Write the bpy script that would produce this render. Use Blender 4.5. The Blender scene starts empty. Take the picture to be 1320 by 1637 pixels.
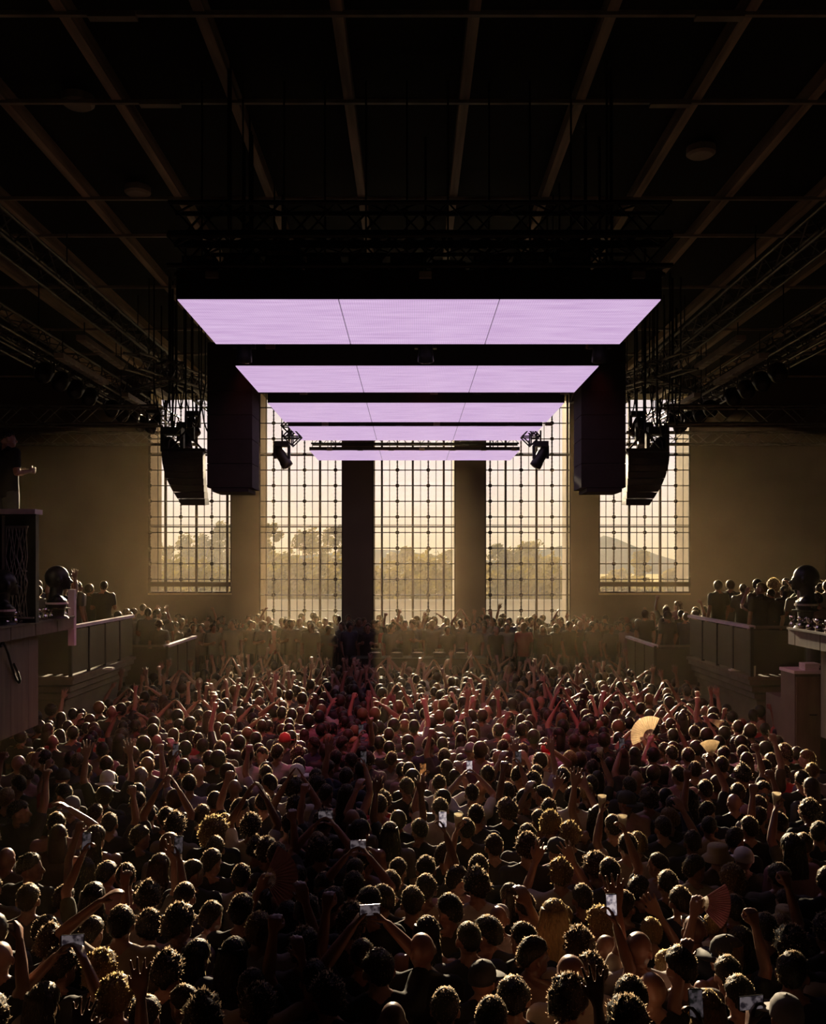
import bpy, math, random
import numpy as np
from mathutils import Vector, Matrix, Euler

SC = bpy.context.scene
COL = SC.collection

# ------------------------------------------------------------------ camera
F = 1500.0                       # focal length in pixels of the 1320 x 1637 frame
EYE, VX, VY = 4.3, 657.0, 905.0  # camera height, vanishing point of the hall's axis
cam = bpy.data.cameras.new('camera')
cam.sensor_fit = 'VERTICAL'
cam.sensor_height = 36.0
cam.sensor_width = 36.0
cam.lens = 36.0 * F / 1637.0
cam.shift_x = (660.0 - VX) / 1637.0
cam.shift_y = (VY - 818.5) / 1637.0
cam.clip_end = 2000
camo = bpy.data.objects.new('camera', cam)
COL.objects.link(camo)
camo.location = (0, 0, EYE)
camo.rotation_euler = (math.pi / 2, 0, 0)
SC.camera = camo

# ------------------------------------------------------------------ sky, sun, exposure
SUN_DIR = Vector((-0.040, 1.0, 0.240)).normalized()
w = bpy.data.worlds.new('world')
SC.world = w
w.use_nodes = True
nt = w.node_tree
nt.nodes.clear()
out = nt.nodes.new('ShaderNodeOutputWorld')
bg = nt.nodes.new('ShaderNodeBackground')
tc = nt.nodes.new('ShaderNodeTexCoord')
sep = nt.nodes.new('ShaderNodeSeparateXYZ')
ramp = nt.nodes.new('ShaderNodeValToRGB')
nt.links.new(tc.outputs['Generated'], sep.inputs[0])
nt.links.new(sep.outputs['Z'], ramp.inputs[0])
cr = ramp.color_ramp
cr.elements[0].position = 0.0
cr.elements[0].color = (0.78, 0.58, 0.30, 1)
cr.elements[1].position = 1.0
cr.elements[1].color = (0.20, 0.26, 0.36, 1)
for p, c in ((0.035, (0.90, 0.70, 0.52, 1)), (0.10, (0.95, 0.79, 0.79, 1)), (0.20, (0.92, 0.82, 0.88, 1)), (0.5, (0.45, 0.48, 0.55, 1))):
    e = cr.elements.new(p)
    e.color = c
nt.links.new(ramp.outputs[0], bg.inputs[0])
bg.inputs[1].default_value = 0.90
nt.links.new(bg.outputs[0], out.inputs[0])
w.cycles.sampling_method = 'MANUAL'
w.cycles.sample_map_resolution = 256

sun = bpy.data.lights.new('sun', 'SUN')
sun.energy = 22.0
sun.color = (1.0, 0.78, 0.50)
sun.angle = math.radians(0.9)
suno = bpy.data.objects.new('sun', sun)
COL.objects.link(suno)
suno.rotation_euler = (-SUN_DIR).to_track_quat('-Z', 'Y').to_euler()
suno.location = (0, 60, 25)

SC.view_settings.view_transform = 'Standard'
SC.view_settings.look = 'None'
SC.view_settings.exposure = 0.0
SC.view_settings.gamma = 1.0
SC.view_settings.use_curve_mapping = False
SC.cycles.use_denoising = True
SC.cycles.max_bounces = 6
SC.cycles.diffuse_bounces = 2
SC.cycles.glossy_bounces = 2
SC.cycles.transmission_bounces = 3
SC.cycles.transparent_max_bounces = 24
SC.cycles.volume_bounces = 1
SC.cycles.sample_clamp_indirect = 4.0
ADDED_WASH = 380.0                      # watts of each added red wash lamp (the lamps stand with their heads below)
HAZE_NEAR, HAZE_FAR, HAZE_LOW, HAZE_OUT = 0.0004, 0.0010, 0.0008, 0.0017

# ------------------------------------------------------------------ helpers
def P(px, py, Y):
    """A point at depth Y of the hall, given where it shows in the 1320 x 1637 frame."""
    return Vector(((px - VX) * Y / F, Y, EYE - (py - VY) * Y / F))

class MB:
    """Collects shapes; build() links them as ONE mesh object."""
    def __init__(s):
        s.v, s.f = [], []
    def add(s, vs, fs):
        o = len(s.v)
        s.v.extend([tuple(v) for v in vs])
        s.f.extend([tuple(i + o for i in f) for f in fs])
        return s
    def box(s, a, b):
        x0, y0, z0 = (min(a[i], b[i]) for i in range(3))
        x1, y1, z1 = (max(a[i], b[i]) for i in range(3))
        return s.add([(x0, y0, z0), (x1, y0, z0), (x1, y1, z0), (x0, y1, z0), (x0, y0, z1), (x1, y0, z1), (x1, y1, z1), (x0, y1, z1)],
                     [(3, 2, 1, 0), (4, 5, 6, 7), (0, 1, 5, 4), (1, 2, 6, 5), (2, 3, 7, 6), (3, 0, 4, 7)])
    def cbox(s, c, d, rot=None):
        """Box of size d about c, turned by the matrix rot."""
        vs = [Vector((sx * d[0] / 2, sy * d[1] / 2, sz * d[2] / 2)) for sz in (-1, 1) for sx, sy in ((-1, -1), (1, -1), (1, 1), (-1, 1))]
        if rot is not None:
            vs = [rot @ v for v in vs]
        c = Vector(c)
        return s.add([v + c for v in vs], [(3, 2, 1, 0), (4, 5, 6, 7), (0, 1, 5, 4), (1, 2, 6, 5), (2, 3, 7, 6), (3, 0, 4, 7)])
    def tube(s, p, q, r, r2=None, n=6, caps=True):
        p, q = Vector(p), Vector(q)
        r2 = r if r2 is None else r2
        d = (q - p).normalized()
        u = d.orthogonal().normalized()
        v = d.cross(u)
        vs = [p + (u * math.cos(t) + v * math.sin(t)) * r for t in (2 * math.pi * i / n for i in range(n))]
        vs += [q + (u * math.cos(t) + v * math.sin(t)) * r2 for t in (2 * math.pi * i / n for i in range(n))]
        fs = [(i, (i + 1) % n, n + (i + 1) % n, n + i) for i in range(n)]
        if caps:
            fs += [tuple(range(n))[::-1], tuple(range(n, 2 * n))]
        return s.add(vs, fs)
    def path(s, pts, r, n=6):
        for a, b in zip(pts, pts[1:]):
            s.tube(a, b, r, n=n)
        return s
    def lathe(s, prof, c=(0, 0, 0), n=16, rot=None, sx=1.0, sy=1.0):
        """prof: (radius, height) pairs, from one end to the other."""
        c = Vector(c)
        vs, fs = [], []
        for r, h in prof:
            for i in range(n):
                t = 2 * math.pi * i / n
                v = Vector((max(r, 1e-4) * math.cos(t) * sx, max(r, 1e-4) * math.sin(t) * sy, h))
                vs.append((rot @ v if rot is not None else v) + c)
        for k in range(len(prof) - 1):
            for i in range(n):
                j = (i + 1) % n
                fs.append((k * n + i, k * n + j, (k + 1) * n + j, (k + 1) * n + i))
        fs.append(tuple(range(n))[::-1])
        fs.append(tuple(range((len(prof) - 1) * n, len(prof) * n)))
        return s.add(vs, fs)
    def ell(s, c, r, rot=None, nu=14, nv=9):
        c = Vector(c)
        vs, fs = [(0, 0, -1)], []
        for k in range(1, nv):
            a = -math.pi / 2 + math.pi * k / nv
            vs += [(math.cos(a) * math.cos(2 * math.pi * i / nu), math.cos(a) * math.sin(2 * math.pi * i / nu), math.sin(a)) for i in range(nu)]
        vs.append((0, 0, 1))
        top = len(vs) - 1
        for i in range(nu):
            j = (i + 1) % nu
            fs.append((0, 1 + j, 1 + i))
            for k in range(nv - 2):
                a, b = 1 + k * nu, 1 + (k + 1) * nu
                fs.append((a + i, a + j, b + j, b + i))
            fs.append((1 + (nv - 2) * nu + i, 1 + (nv - 2) * nu + j, top))
        o = []
        for v in vs:
            v = Vector((v[0] * r[0], v[1] * r[1], v[2] * r[2]))
            o.append((rot @ v if rot is not None else v) + c)
        return s.add(o, fs)
    def cap(s, p, q, r1, r2, n=9):
        """A limb: tapered tube with round ends."""
        p, q = Vector(p), Vector(q)
        d = q - p
        L = d.length
        d.normalize()
        rot = d.to_track_quat('Z', 'Y').to_matrix()
        prof = [(r1 * math.cos(a), r1 * math.sin(a)) for a in (-1.5, -0.9, -0.4)]
        prof += [(r1, 0.0), (r2, L)]
        prof += [(r2 * math.cos(a), L + r2 * math.sin(a)) for a in (0.4, 0.9, 1.5)]
        return s.lathe(prof, p, n, rot)
    def mesh(s, name, m=None, smooth=False):
        me = bpy.data.meshes.new(name)
        me.from_pydata(s.v, [], s.f)
        if m:
            me.materials.append(m)
        if smooth:
            me.polygons.foreach_set('use_smooth', [True] * len(me.polygons))
        me.update()
        return me
    def build(s, name, m, parent=None, smooth=False):
        return link(name, s.mesh(name, m, smooth), parent)

def link(name, me, parent=None, loc=None):
    o = bpy.data.objects.new(name, me)
    COL.objects.link(o)
    if parent is not None:
        o.parent = parent
    if loc is not None:
        o.location = loc
    return o

def tag(o, label=None, cat=None, group=None, kind=None):
    for k, v in (('label', label), ('category', cat), ('group', group), ('kind', kind)):
        if v:
            o[k] = v
    return o

def empty(name, loc, label=None, cat=None, group=None, kind=None):
    o = bpy.data.objects.new(name, None)
    COL.objects.link(o)
    o.location = loc
    o.empty_display_size = 0.2
    return tag(o, label, cat, group, kind)

def dup(root, loc, rot=None, label=None, group=None):
    """A copy of a thing with copies of its parts and sub-parts."""
    r = root.copy()
    COL.objects.link(r)
    r.location = loc
    if rot is not None:
        r.rotation_euler = rot
    if label:
        r['label'] = label
    if group:
        r['group'] = group
    for ch in list(root.children):
        c = ch.copy()
        COL.objects.link(c)
        c.parent = r
        for g in list(ch.children):
            d = g.copy()
            COL.objects.link(d)
            d.parent = c
    return r

def mat(name, col, rough=0.6, metal=0.0, vary=0.25, scale=6.0, bump=0.0, emit=None, spec=0.5, stretch=None, coat=0.0, trans=0.0, sheen=0.0):
    """A procedural material: a base colour broken up by noise, optional relief."""
    m = bpy.data.materials.new(name)
    m.use_nodes = True
    t = m.node_tree
    b = t.nodes['Principled BSDF']
    b.inputs['Roughness'].default_value = rough
    b.inputs['Metallic'].default_value = metal
    b.inputs['Specular IOR Level'].default_value = spec
    b.inputs['Coat Weight'].default_value = coat
    if sheen:
        b.inputs['Sheen Weight'].default_value = sheen
        b.inputs['Sheen Roughness'].default_value = 0.14
        b.inputs['Sheen Tint'].default_value = (1.0, 0.82, 0.6, 1)
    tc = t.nodes.new('ShaderNodeTexCoord')
    nz = t.nodes.new('ShaderNodeTexNoise')
    nz.inputs['Scale'].default_value = scale
    nz.inputs['Detail'].default_value = 3
    if stretch:
        mp = t.nodes.new('ShaderNodeMapping')
        mp.inputs['Scale'].default_value = stretch
        t.links.new(tc.outputs['Object'], mp.inputs[0])
        t.links.new(mp.outputs[0], nz.inputs['Vector'])
    else:
        t.links.new(tc.outputs['Object'], nz.inputs['Vector'])
    r = t.nodes.new('ShaderNodeValToRGB')
    lo = [max(0, c * (1 - vary)) for c in col[:3]] + [1]
    hi = [min(1, c * (1 + vary)) for c in col[:3]] + [1]
    r.color_ramp.elements[0].position = 0.3
    r.color_ramp.elements[1].position = 0.7
    r.color_ramp.elements[0].color = lo
    r.color_ramp.elements[1].color = hi
    t.links.new(nz.outputs['Fac'], r.inputs[0])
    t.links.new(r.outputs[0], b.inputs['Base Color'])
    if bump:
        bm = t.nodes.new('ShaderNodeBump')
        bm.inputs['Strength'].default_value = bump
        bm.inputs['Distance'].default_value = 0.02
        t.links.new(nz.outputs['Fac'], bm.inputs['Height'])
        t.links.new(bm.outputs[0], b.inputs['Normal'])
    if emit:
        b.inputs['Emission Color'].default_value = (*emit[0], 1)
        b.inputs['Emission Strength'].default_value = emit[1]
    if trans:
        tr = t.nodes.new('ShaderNodeBsdfTranslucent')
        t.links.new(r.outputs[0], tr.inputs[0])
        mx = t.nodes.new('ShaderNodeMixShader')
        mx.inputs[0].default_value = trans
        t.links.new(b.outputs[0], mx.inputs[1])
        t.links.new(tr.outputs[0], mx.inputs[2])
        t.links.new(mx.outputs[0], t.nodes['Material Output'].inputs[0])
    return m

def volume(name, col, dens, g):
    m = bpy.data.materials.new(name)
    m.use_nodes = True
    t = m.node_tree
    t.nodes.clear()
    o = t.nodes.new('ShaderNodeOutputMaterial')
    v = t.nodes.new('ShaderNodeVolumeScatter')
    v.inputs['Color'].default_value = (*col, 1)
    v.inputs['Density'].default_value = dens
    v.inputs['Anisotropy'].default_value = g
    t.links.new(v.outputs[0], o.inputs['Volume'])
    m.cycles.homogeneous_volume = True
    return m

M = {}
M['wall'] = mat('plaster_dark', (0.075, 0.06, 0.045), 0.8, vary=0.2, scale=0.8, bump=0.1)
M['ceil'] = mat('ceiling_black', (0.006, 0.006, 0.006), 0.9, vary=0.3, scale=1.5)
M['beam'] = mat('timber_beam', (0.50, 0.37, 0.27), 0.65, vary=0.45, scale=1.2, bump=0.2, stretch=(6, 0.5, 6))
M['rail'] = mat('ceiling_steel', (0.38, 0.31, 0.25), 0.5, vary=0.35, scale=2.0)
M['floor'] = mat('floor_concrete', (0.03, 0.027, 0.025), 0.7, vary=0.3, scale=1.0)
M['steel'] = mat('window_steel', (0.012, 0.010, 0.008), 0.7, 0.0, vary=0.2, scale=8, spec=0.2)
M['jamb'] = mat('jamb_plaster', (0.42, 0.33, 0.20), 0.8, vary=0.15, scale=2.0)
M['black'] = mat('black_metal', (0.010, 0.010, 0.010), 0.55, 0.0, vary=0.3, scale=10)
M['blackgloss'] = mat('black_gloss', (0.008, 0.008, 0.009), 0.4, vary=0.2, scale=8, spec=0.35)
M['drape'] = mat('black_cloth', (0.012, 0.010, 0.009), 0.9, vary=0.3, scale=4)
M['truss'] = mat('truss_metal', (0.14, 0.125, 0.115), 0.38, 0.6, vary=0.3, scale=6)
M['alu'] = mat('aluminium', (0.55, 0.50, 0.46), 0.35, 0.8, vary=0.15, scale=10)
M['lens'] = mat('lamp_lens', (0.03, 0.03, 0.035), 0.1, vary=0.2, scale=12, coat=1.0)
M['ply'] = mat('plywood', (0.115, 0.082, 0.056), 0.7, vary=0.3, scale=1.5, stretch=(5, 5, 0.6))
M['brownpanel'] = mat('brown_panel', (0.10, 0.078, 0.06), 0.6, vary=0.25, scale=2)
M['lilac'] = mat('pale_trim', (0.55, 0.42, 0.50), 0.5, vary=0.15, scale=4)
M['smoked'] = mat('smoked_panel', (0.035, 0.028, 0.022), 0.4, vary=0.3, scale=1.5)
M['chrome'] = mat('chrome', (0.55, 0.5, 0.48), 0.15, 1.0, vary=0.1, scale=15)
M['white'] = mat('white_lacquer', (0.6, 0.56, 0.5), 0.5, vary=0.08, scale=4)
# ------------------------------------------------------------------ fused skins
def evaluated(me, mods):
    o = bpy.data.objects.new('tmp', me)
    COL.objects.link(o)
    for kind, kw in mods:
        m = o.modifiers.new(kind, kind)
        for k, v in kw.items():
            setattr(m, k, v)
    dg = bpy.context.evaluated_depsgraph_get()
    r = bpy.data.meshes.new_from_object(o.evaluated_get(dg))
    bpy.data.objects.remove(o)
    return r

def remesh(mb, voxel, smooth, tris, name, m=None):
    """Fuses the shapes in mb into ONE continuous skin, smooths it and thins it out."""
    src = mb.mesh(name + '_src')
    a = evaluated(src, [('REMESH', dict(mode='VOXEL', voxel_size=voxel)), ('SMOOTH', dict(factor=0.5, iterations=smooth))])
    n = sum(len(p.vertices) - 2 for p in a.polygons)
    b2 = a
    if n > tris:
        b2 = evaluated(a, [('DECIMATE', dict(ratio=tris / n))])
        bpy.data.meshes.remove(a)
    bpy.data.meshes.remove(src)
    b2.name = name
    b2.materials.clear()
    if m:
        b2.materials.append(m)
    b2.polygons.foreach_set('use_smooth', [True] * len(b2.polygons))
    return b2

# ------------------------------------------------------------------ the hall
YB = 30.0            # inner face of the window wall
WT = 1.5             # its thickness
ZC = 10.25           # ceiling
HX = 13.6            # half width of the hall
WINS = [(237, 370, 948), (414, 548, 1020), (595, 728, 1020), (775, 912, 1020), (957, 1103, 948)]   # left, right, bottom in the frame
ZTOP = P(0, 626, YB).z
OPEN = [(P(a, 0, YB).x, P(b, 0, YB).x, P(0, c, YB).z) for a, b, c in WINS]

def struct(name, mb, m, label):
    return tag(mb.build(name, m), label, kind='structure')

b = MB()
x = -HX
for (a, c, z0) in OPEN:
    b.box((x, YB, 0), (a, YB + WT, ZC))
    b.box((a, YB, 0), (c, YB + WT, z0))
    b.box((a, YB, ZTOP), (c, YB + WT, ZC))
    x = c
b.box((x, YB, 0), (HX, YB + WT, ZC))
struct('wall_back', b, M['wall'], 'dark plastered end wall with five tall window openings behind the stage')
struct('wall_left', MB().box((-HX - 0.3, -8, 0), (-HX, YB + WT, ZC)), M['wall'], 'dark side wall of the hall behind the terraces with the busts')
struct('wall_right', MB().box((HX, -8, 0), (HX + 0.3, YB + WT, ZC)), M['wall'], 'dark side wall of the hall on the white cabinet side')
struct('wall_front', MB().box((-HX, -8.3, 0), (HX, -8, ZC)), M['wall'], 'dark end wall of the hall facing the windows')
struct('floor', MB().box((-HX, -8, -0.2), (HX, YB + WT, 0)), M['floor'], 'dark dance floor under the dense crowd')
ceil = struct('ceiling', MB().box((-HX, -8, ZC), (HX, YB + WT, ZC + 0.3)), M['ceil'], 'black ceiling carried by pale beams and thin steel cross rails')
for k in range(-6, 9):
    x = (-0.134 + 0.2485 * k) * 5.75
    link('beam', MB().box((x - 0.06, 7.6 if abs(x) < 3 else 8.6, ZC - 0.2), (x + 0.06, YB, ZC)).mesh('beam', M['beam']), ceil)
for y in (9.75, 11.6, 14.65, 16.3, 19.3, 22.75, 25.4, 28.4):
    zr = ZC - 0.235
    mb = MB().box((-HX, y - 0.025, zr), (HX, y + 0.025, zr + 0.05))
    for sx in (-3.1, 3.2):
        mb.box((sx - 0.25, y - 0.05, zr - 0.03), (sx + 0.25, y + 0.05, zr + 0.03))
    link('cross_rail', mb.mesh('cross_rail', M['rail']), ceil)
for px, py in ((125, 157), (220, 301), (1120, 238)):
    yy = F * (ZC - 0.1 - EYE) / (VY - py)
    q = P(px, py, yy)
    v = tag(MB().lathe([(0.05, 0.0), (0.16, 0.0), (0.2, 0.03), (0.2, 0.12), (0.03, 0.12), (0.03, 0.2)], (q.x, yy, ZC - 0.2), 20).build('ceiling_speaker', M['rail']),
            {125: 'round ceiling speaker above the first cross rail, nearest of three', 220: 'round ceiling speaker above the second cross rail on the bust side', 1120: 'round ceiling speaker between beams on the white cabinet side'}[px], 'speaker')

# ---- windows: every pane, mullion and transom on its own
GX = [((659.7 + 12.345 * k - VX) * YB / F, k) for k in range(-40, 40)]
GZ = [EYE + (VY - (751.5 - 24.95 * k)) * YB / F for k in range(-20, 6)]
gm = bpy.data.materials.new('window_glass')
gm.use_nodes = True
t = gm.node_tree
t.nodes.clear()
o_ = t.nodes.new('ShaderNodeOutputMaterial')
mx = t.nodes.new('ShaderNodeMixShader')
tb = t.nodes.new('ShaderNodeBsdfTransparent')
gb = t.nodes.new('ShaderNodeBsdfGlossy')
nzz = t.nodes.new('ShaderNodeTexNoise')
nzz.inputs['Scale'].default_value = 3.0
rr = t.nodes.new('ShaderNodeValToRGB')
rr.color_ramp.elements[0].color = (0.955, 0.955, 0.945, 1)
rr.color_ramp.elements[1].color = (0.985, 0.985, 0.98, 1)
t.links.new(nzz.outputs['Fac'], rr.inputs[0])
t.links.new(rr.outputs[0], tb.inputs[0])
gb.inputs['Roughness'].default_value = 0.05
mx.inputs[0].default_value = 0.04
t.links.new(tb.outputs[0], mx.inputs[1])
t.links.new(gb.outputs[0], mx.inputs[2])
t.links.new(mx.outputs[0], o_.inputs[0])
M['glass'] = gm

pane_cache, bar_cache = {}, {}
wlabels = ['tall gridded window behind the bust side loudspeaker cluster, outermost of the five',
           'tall gridded window between the hanging speaker column and the booth, dense trees outside',
           'central gridded window above the performer desk with small trees outside',
           'tall gridded window with one round tree and a hill outside',
           'tall gridded window with a mountain outside, outermost above the cabinet side terrace']
for wi, (a, c, z0) in enumerate(OPEN):
    r = empty('window_%d' % (wi + 1), (0, 0, 0), wlabels[wi], None, None, 'structure')
    for s, xx in ((1, a), (-1, c)):
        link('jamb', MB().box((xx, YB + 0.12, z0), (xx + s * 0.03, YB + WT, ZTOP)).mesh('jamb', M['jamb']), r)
    if wi in (0, 4):
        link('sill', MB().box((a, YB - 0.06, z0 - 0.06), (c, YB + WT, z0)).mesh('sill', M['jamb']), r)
    fr = MB().box((a, YB + 0.0, ZTOP - 0.06), (c, YB + 0.08, ZTOP)).box((a, YB, z0), (a + 0.04, YB + 0.08, ZTOP)).box((c - 0.04, YB, z0), (c, YB + 0.08, ZTOP)).box((a, YB, z0), (c, YB + 0.08, z0 + 0.05))
    link('frame', fr.mesh('frame', M['steel']), r)
    xs = [(x, k) for x, k in GX if a + 0.05 < x < c - 0.05]
    zs = [z for z in GZ if z0 + 0.06 < z < ZTOP - 0.06]
    for x, k in xs:
        mb = MB()
        kind = k % 4
        if kind == 0:
            mb.box((x - 0.034, YB - 0.05, z0), (x + 0.034, YB + 0.05, ZTOP))
        elif kind == 2:
            mb.tube((x, YB - 0.02, z0), (x, YB - 0.02, ZTOP), 0.022, n=6)
            for z in zs:
                mb.ell((x, YB - 0.03, z), (0.066, 0.03, 0.064), nu=8, nv=6)
                for d in (0.12, 0.25, 0.37):
                    mb.ell((x, YB - 0.02, z + d), (0.034, 0.03, 0.026), nu=6, nv=4)
        else:
            mb.box((x - 0.010, YB, z0), (x + 0.010, YB + 0.03, ZTOP))
            for z in zs:
                mb.ell((x, YB, z), (0.030, 0.025, 0.028), nu=6, nv=4)
        link('mullion', mb.mesh('mullion', M['steel']), r)
    for z in zs:
        link('transom', MB().box((a, YB - 0.012, z - 0.015), (c, YB + 0.03, z + 0.015)).mesh('transom', M['steel']), r)
    for py, h in ((726, 0.06), (840.5, 0.055)) + (((934, 0.075),) if wi in (0, 4) else ()):
        z = P(0, py, YB).z
        mb = MB().box((a, YB - 0.03, z - h), (c, YB + 0.02, z - h * 0.25)).box((a, YB - 0.03, z + h * 0.25), (c, YB + 0.02, z + h * (1.0 if h > 0.07 else 0.6)))
        if h > 0.07:
            mb.box((a, YB - 0.04, z - h), (c, YB + 0.02, z + h * 0.6))
        link('tie_beam', mb.mesh('tie_beam', M['steel']), r)
    ex = [a] + [x for x, _ in xs] + [c]
    ez = [z0] + zs + [ZTOP]
    for x0, x1 in zip(ex, ex[1:]):
        for za, zb in zip(ez, ez[1:]):
            key = (round(x1 - x0, 3), round(zb - za, 3))
            if key not in pane_cache:
                hx, hz = (x1 - x0) / 2 - 0.004, (zb - za) / 2 - 0.004
                pane_cache[key] = MB().box((-hx, -0.005, -hz), (hx, 0.005, hz)).mesh('pane', M['glass'])
            link('pane', pane_cache[key], r, ((x0 + x1) / 2, YB + 0.07, (za + zb) / 2))

# ------------------------------------------------------------------ outside
M['ground'] = mat('dry_ground', (0.42, 0.34, 0.17), 0.9, vary=0.25, scale=0.15, spec=0.0)
M['hill'] = mat('far_hill', (0.045, 0.06, 0.065), 0.95, vary=0.2, scale=0.02, spec=0.0)
M['leaf'] = mat('leaf', (0.13, 0.10, 0.018), 0.6, vary=0.45, scale=1.2, trans=0.5, spec=0.05)
M['leaf2'] = mat('leaf_olive', (0.16, 0.12, 0.024), 0.6, vary=0.4, scale=1.0, trans=0.5, spec=0.05)
M['bark'] = mat('bark', (0.10, 0.07, 0.05), 0.9, vary=0.3, scale=6, bump=0.4)
M['parapet'] = mat('pale_wall', (0.75, 0.66, 0.48), 0.8, vary=0.1, scale=0.6, spec=0.05)
tag(MB().box((-700, YB + WT, -0.3), (700, 900, 0.0)).build('ground', M['ground']), 'dry pale ground stretching away outside the windows', kind='structure')
pw = empty('garden_wall', (0, 62, 0), 'low pale garden wall crossing outside behind all five windows', 'wall', None, 'structure')
link('wall_body', MB().box((-40, -0.2, 0), (40, 0.2, 1.95)).mesh('wall_body', M['parapet']), pw)
link('coping', MB().box((-40, -0.3, 1.95), (40, 0.3, 2.1)).mesh('coping', M['parapet']), pw)

def hill(pts, Y, depth, label):
    """A ridge: a heightfield whose skyline runs through the given points."""
    xs = np.linspace(pts[0][0], pts[-1][0], 60)
    hs = np.interp(xs, [p[0] for p in pts], [p[1] for p in pts])
    rnd = random.Random(len(pts))
    vs, fs = [], []
    rows = 9
    for j in range(rows):
        t = j / (rows - 1) * 2 - 1
        for i, xx in enumerate(xs):
            q = P(xx, VY, Y)
            h = (VY - hs[i]) * Y / F + EYE
            z = max(0, h * (1 - abs(t)) ** 0.8 + (rnd.uniform(-1, 1) * h * 0.03 if j != rows // 2 else 0)) if abs(t) < 1 else -1
            vs.append((q.x, Y + t * depth, z))
    n = len(xs)
    for j in range(rows - 1):
        for i in range(n - 1):
            fs.append((j * n + i, j * n + i + 1, (j + 1) * n + i + 1, (j + 1) * n + i))
    o = MB().add(vs, fs).build('hill', M['hill'], smooth=True)
    return tag(o, label, 'hill', kind='structure')

hill([(380, 895), (520, 885), (600, 878), (640, 880), (730, 893), (800, 897), (860, 880), (900, 872), (930, 871), (960, 890), (1000, 900)], 620, 120, 'low hazy hill beyond the trees outside the central window')
hill([(870, 900), (940, 868), (965, 856), (985, 861), (1020, 876), (1060, 893), (1110, 899), (1300, 903)], 760, 150, 'blue-grey mountain seen through the outermost window on the cabinet side')

def tree(px, ytop, wpx, Y, seed, lf, label, squat=1.0, group=None):
    rnd = random.Random(seed)
    base = P(px, VY, Y)
    base.z = 0
    H = (VY - ytop) * Y / F + EYE
    R = wpx * Y / F / 2
    t = empty('tree', base, label, 'tree', group)
    tr = MB()
    tr.path([(0, 0, 0), (rnd.uniform(-.2, .2), 0, H * .3), (rnd.uniform(-.4, .4), 0, H * .62)], max(0.12, R * 0.07), n=7)
    blobs = []
    nb = 46
    for i in range(nb):
        a = rnd.uniform(0, 6.283)
        u = rnd.random() ** 0.6
        zz = rnd.uniform(0.08, 0.95)
        prof = math.sqrt(max(0.06, 1 - ((zz - 0.38) / 0.62) ** 2))
        c = Vector((math.cos(a) * R * 0.78 * u * prof, math.sin(a) * R * 0.78 * u * prof, H * zz))
        blobs.append((c, R * rnd.uniform(0.16, 0.30)))
        if i % 3 == 0:
            tr.tube((0, 0, H * 0.3), c, R * 0.03, R * 0.01, n=5)
    tr.build('trunk', M['bark'], t)
    fo = MB()
    ls = 0.0055 * Y * 0.42
    per = 105
    for i in range(14):
        blobs.append((Vector((rnd.uniform(-.45, .45) * R, rnd.uniform(-.4, .4) * R, H * rnd.uniform(0.1, 0.62))), R * 0.36))
    for c, r in blobs:
        for _ in range(per):
            d = Vector((rnd.gauss(0, 1), rnd.gauss(0, 1), rnd.gauss(0, 1))).normalized()
            p = c + Vector((d.x * r, d.y * r, d.z * r * 0.8)) * rnd.uniform(0.3, 1.15)
            if p.z > H:
                p.z = H - rnd.random() * .3
            n = (d + Vector((rnd.uniform(-1, 1), rnd.uniform(-1, 1), rnd.uniform(-1, 1)))).normalized()
            u = n.orthogonal().normalized() * ls * rnd.uniform(0.6, 1.3)
            v = n.cross(u).normalized() * ls * rnd.uniform(0.4, 0.9)
            fo.add([p - u, p - v * .8, p + u, p + v * .8], [(0, 1, 2, 3)])
    fo.build('foliage', lf, t)
    return t

TREES = [  # centre, top, width in the frame, distance
    (255, 868, 60, 84, 'thin pale tree outside the outermost bust side window, at its outer edge'),
    (312, 842, 85, 90, 'pale bushy tree outside the middle of the outermost bust side window'),
    (362, 832, 60, 96, 'hazy tree outside the outermost bust side window, beside the dark pier'),
    (436, 827, 46, 74, 'tall tree outside the second window from the bust side, with a pointed top'),
    (482, 840, 88, 78, 'broad dense tree filling the middle of the second window from the bust side'),
    (540, 838, 60, 82, 'dense tree outside the second window, half behind the pier'),
    (625, 884, 44, 92, 'low bush tree outside the central window, at its bust side edge'),
    (652, 871, 34, 80, 'small pointed tree outside the central window, tallest there'),
    (679, 884, 36, 86, 'low rounded tree outside the central window, second from its cabinet side edge'),
    (716, 880, 44, 88, 'low rounded tree outside the central window, beside the pale pier'),
    (797, 868, 48, 76, 'rounded tree outside the fourth window, beside the pale pier'),
    (838, 862, 80, 78, 'large round tree in the middle of the fourth window'),
    (876, 884, 46, 82, 'smaller round tree outside the fourth window, in front of the hill'),
    (985, 908, 50, 86, 'low tree outside the mountain window, at its pier edge'),
    (1022, 880, 44, 76, 'round tree in front of the mountain in the outermost window'),
    (1076, 908, 46, 84, 'low tree outside the mountain window, at its outer edge')]
for i, (px, yt, wp, Y, lb) in enumerate(TREES):
    tree(px, yt, wp * 1.3, Y, 100 + i, M['leaf'] if i % 3 else M['leaf2'], lb, group='trees outside the windows')
rnd = random.Random(5)
WNAME = ['outermost bust side window', 'second window', 'central window', 'fourth window', 'mountain window']
NTH = ['first', 'second', 'third', 'fourth', 'fifth', 'sixth', 'seventh', 'eighth']
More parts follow.
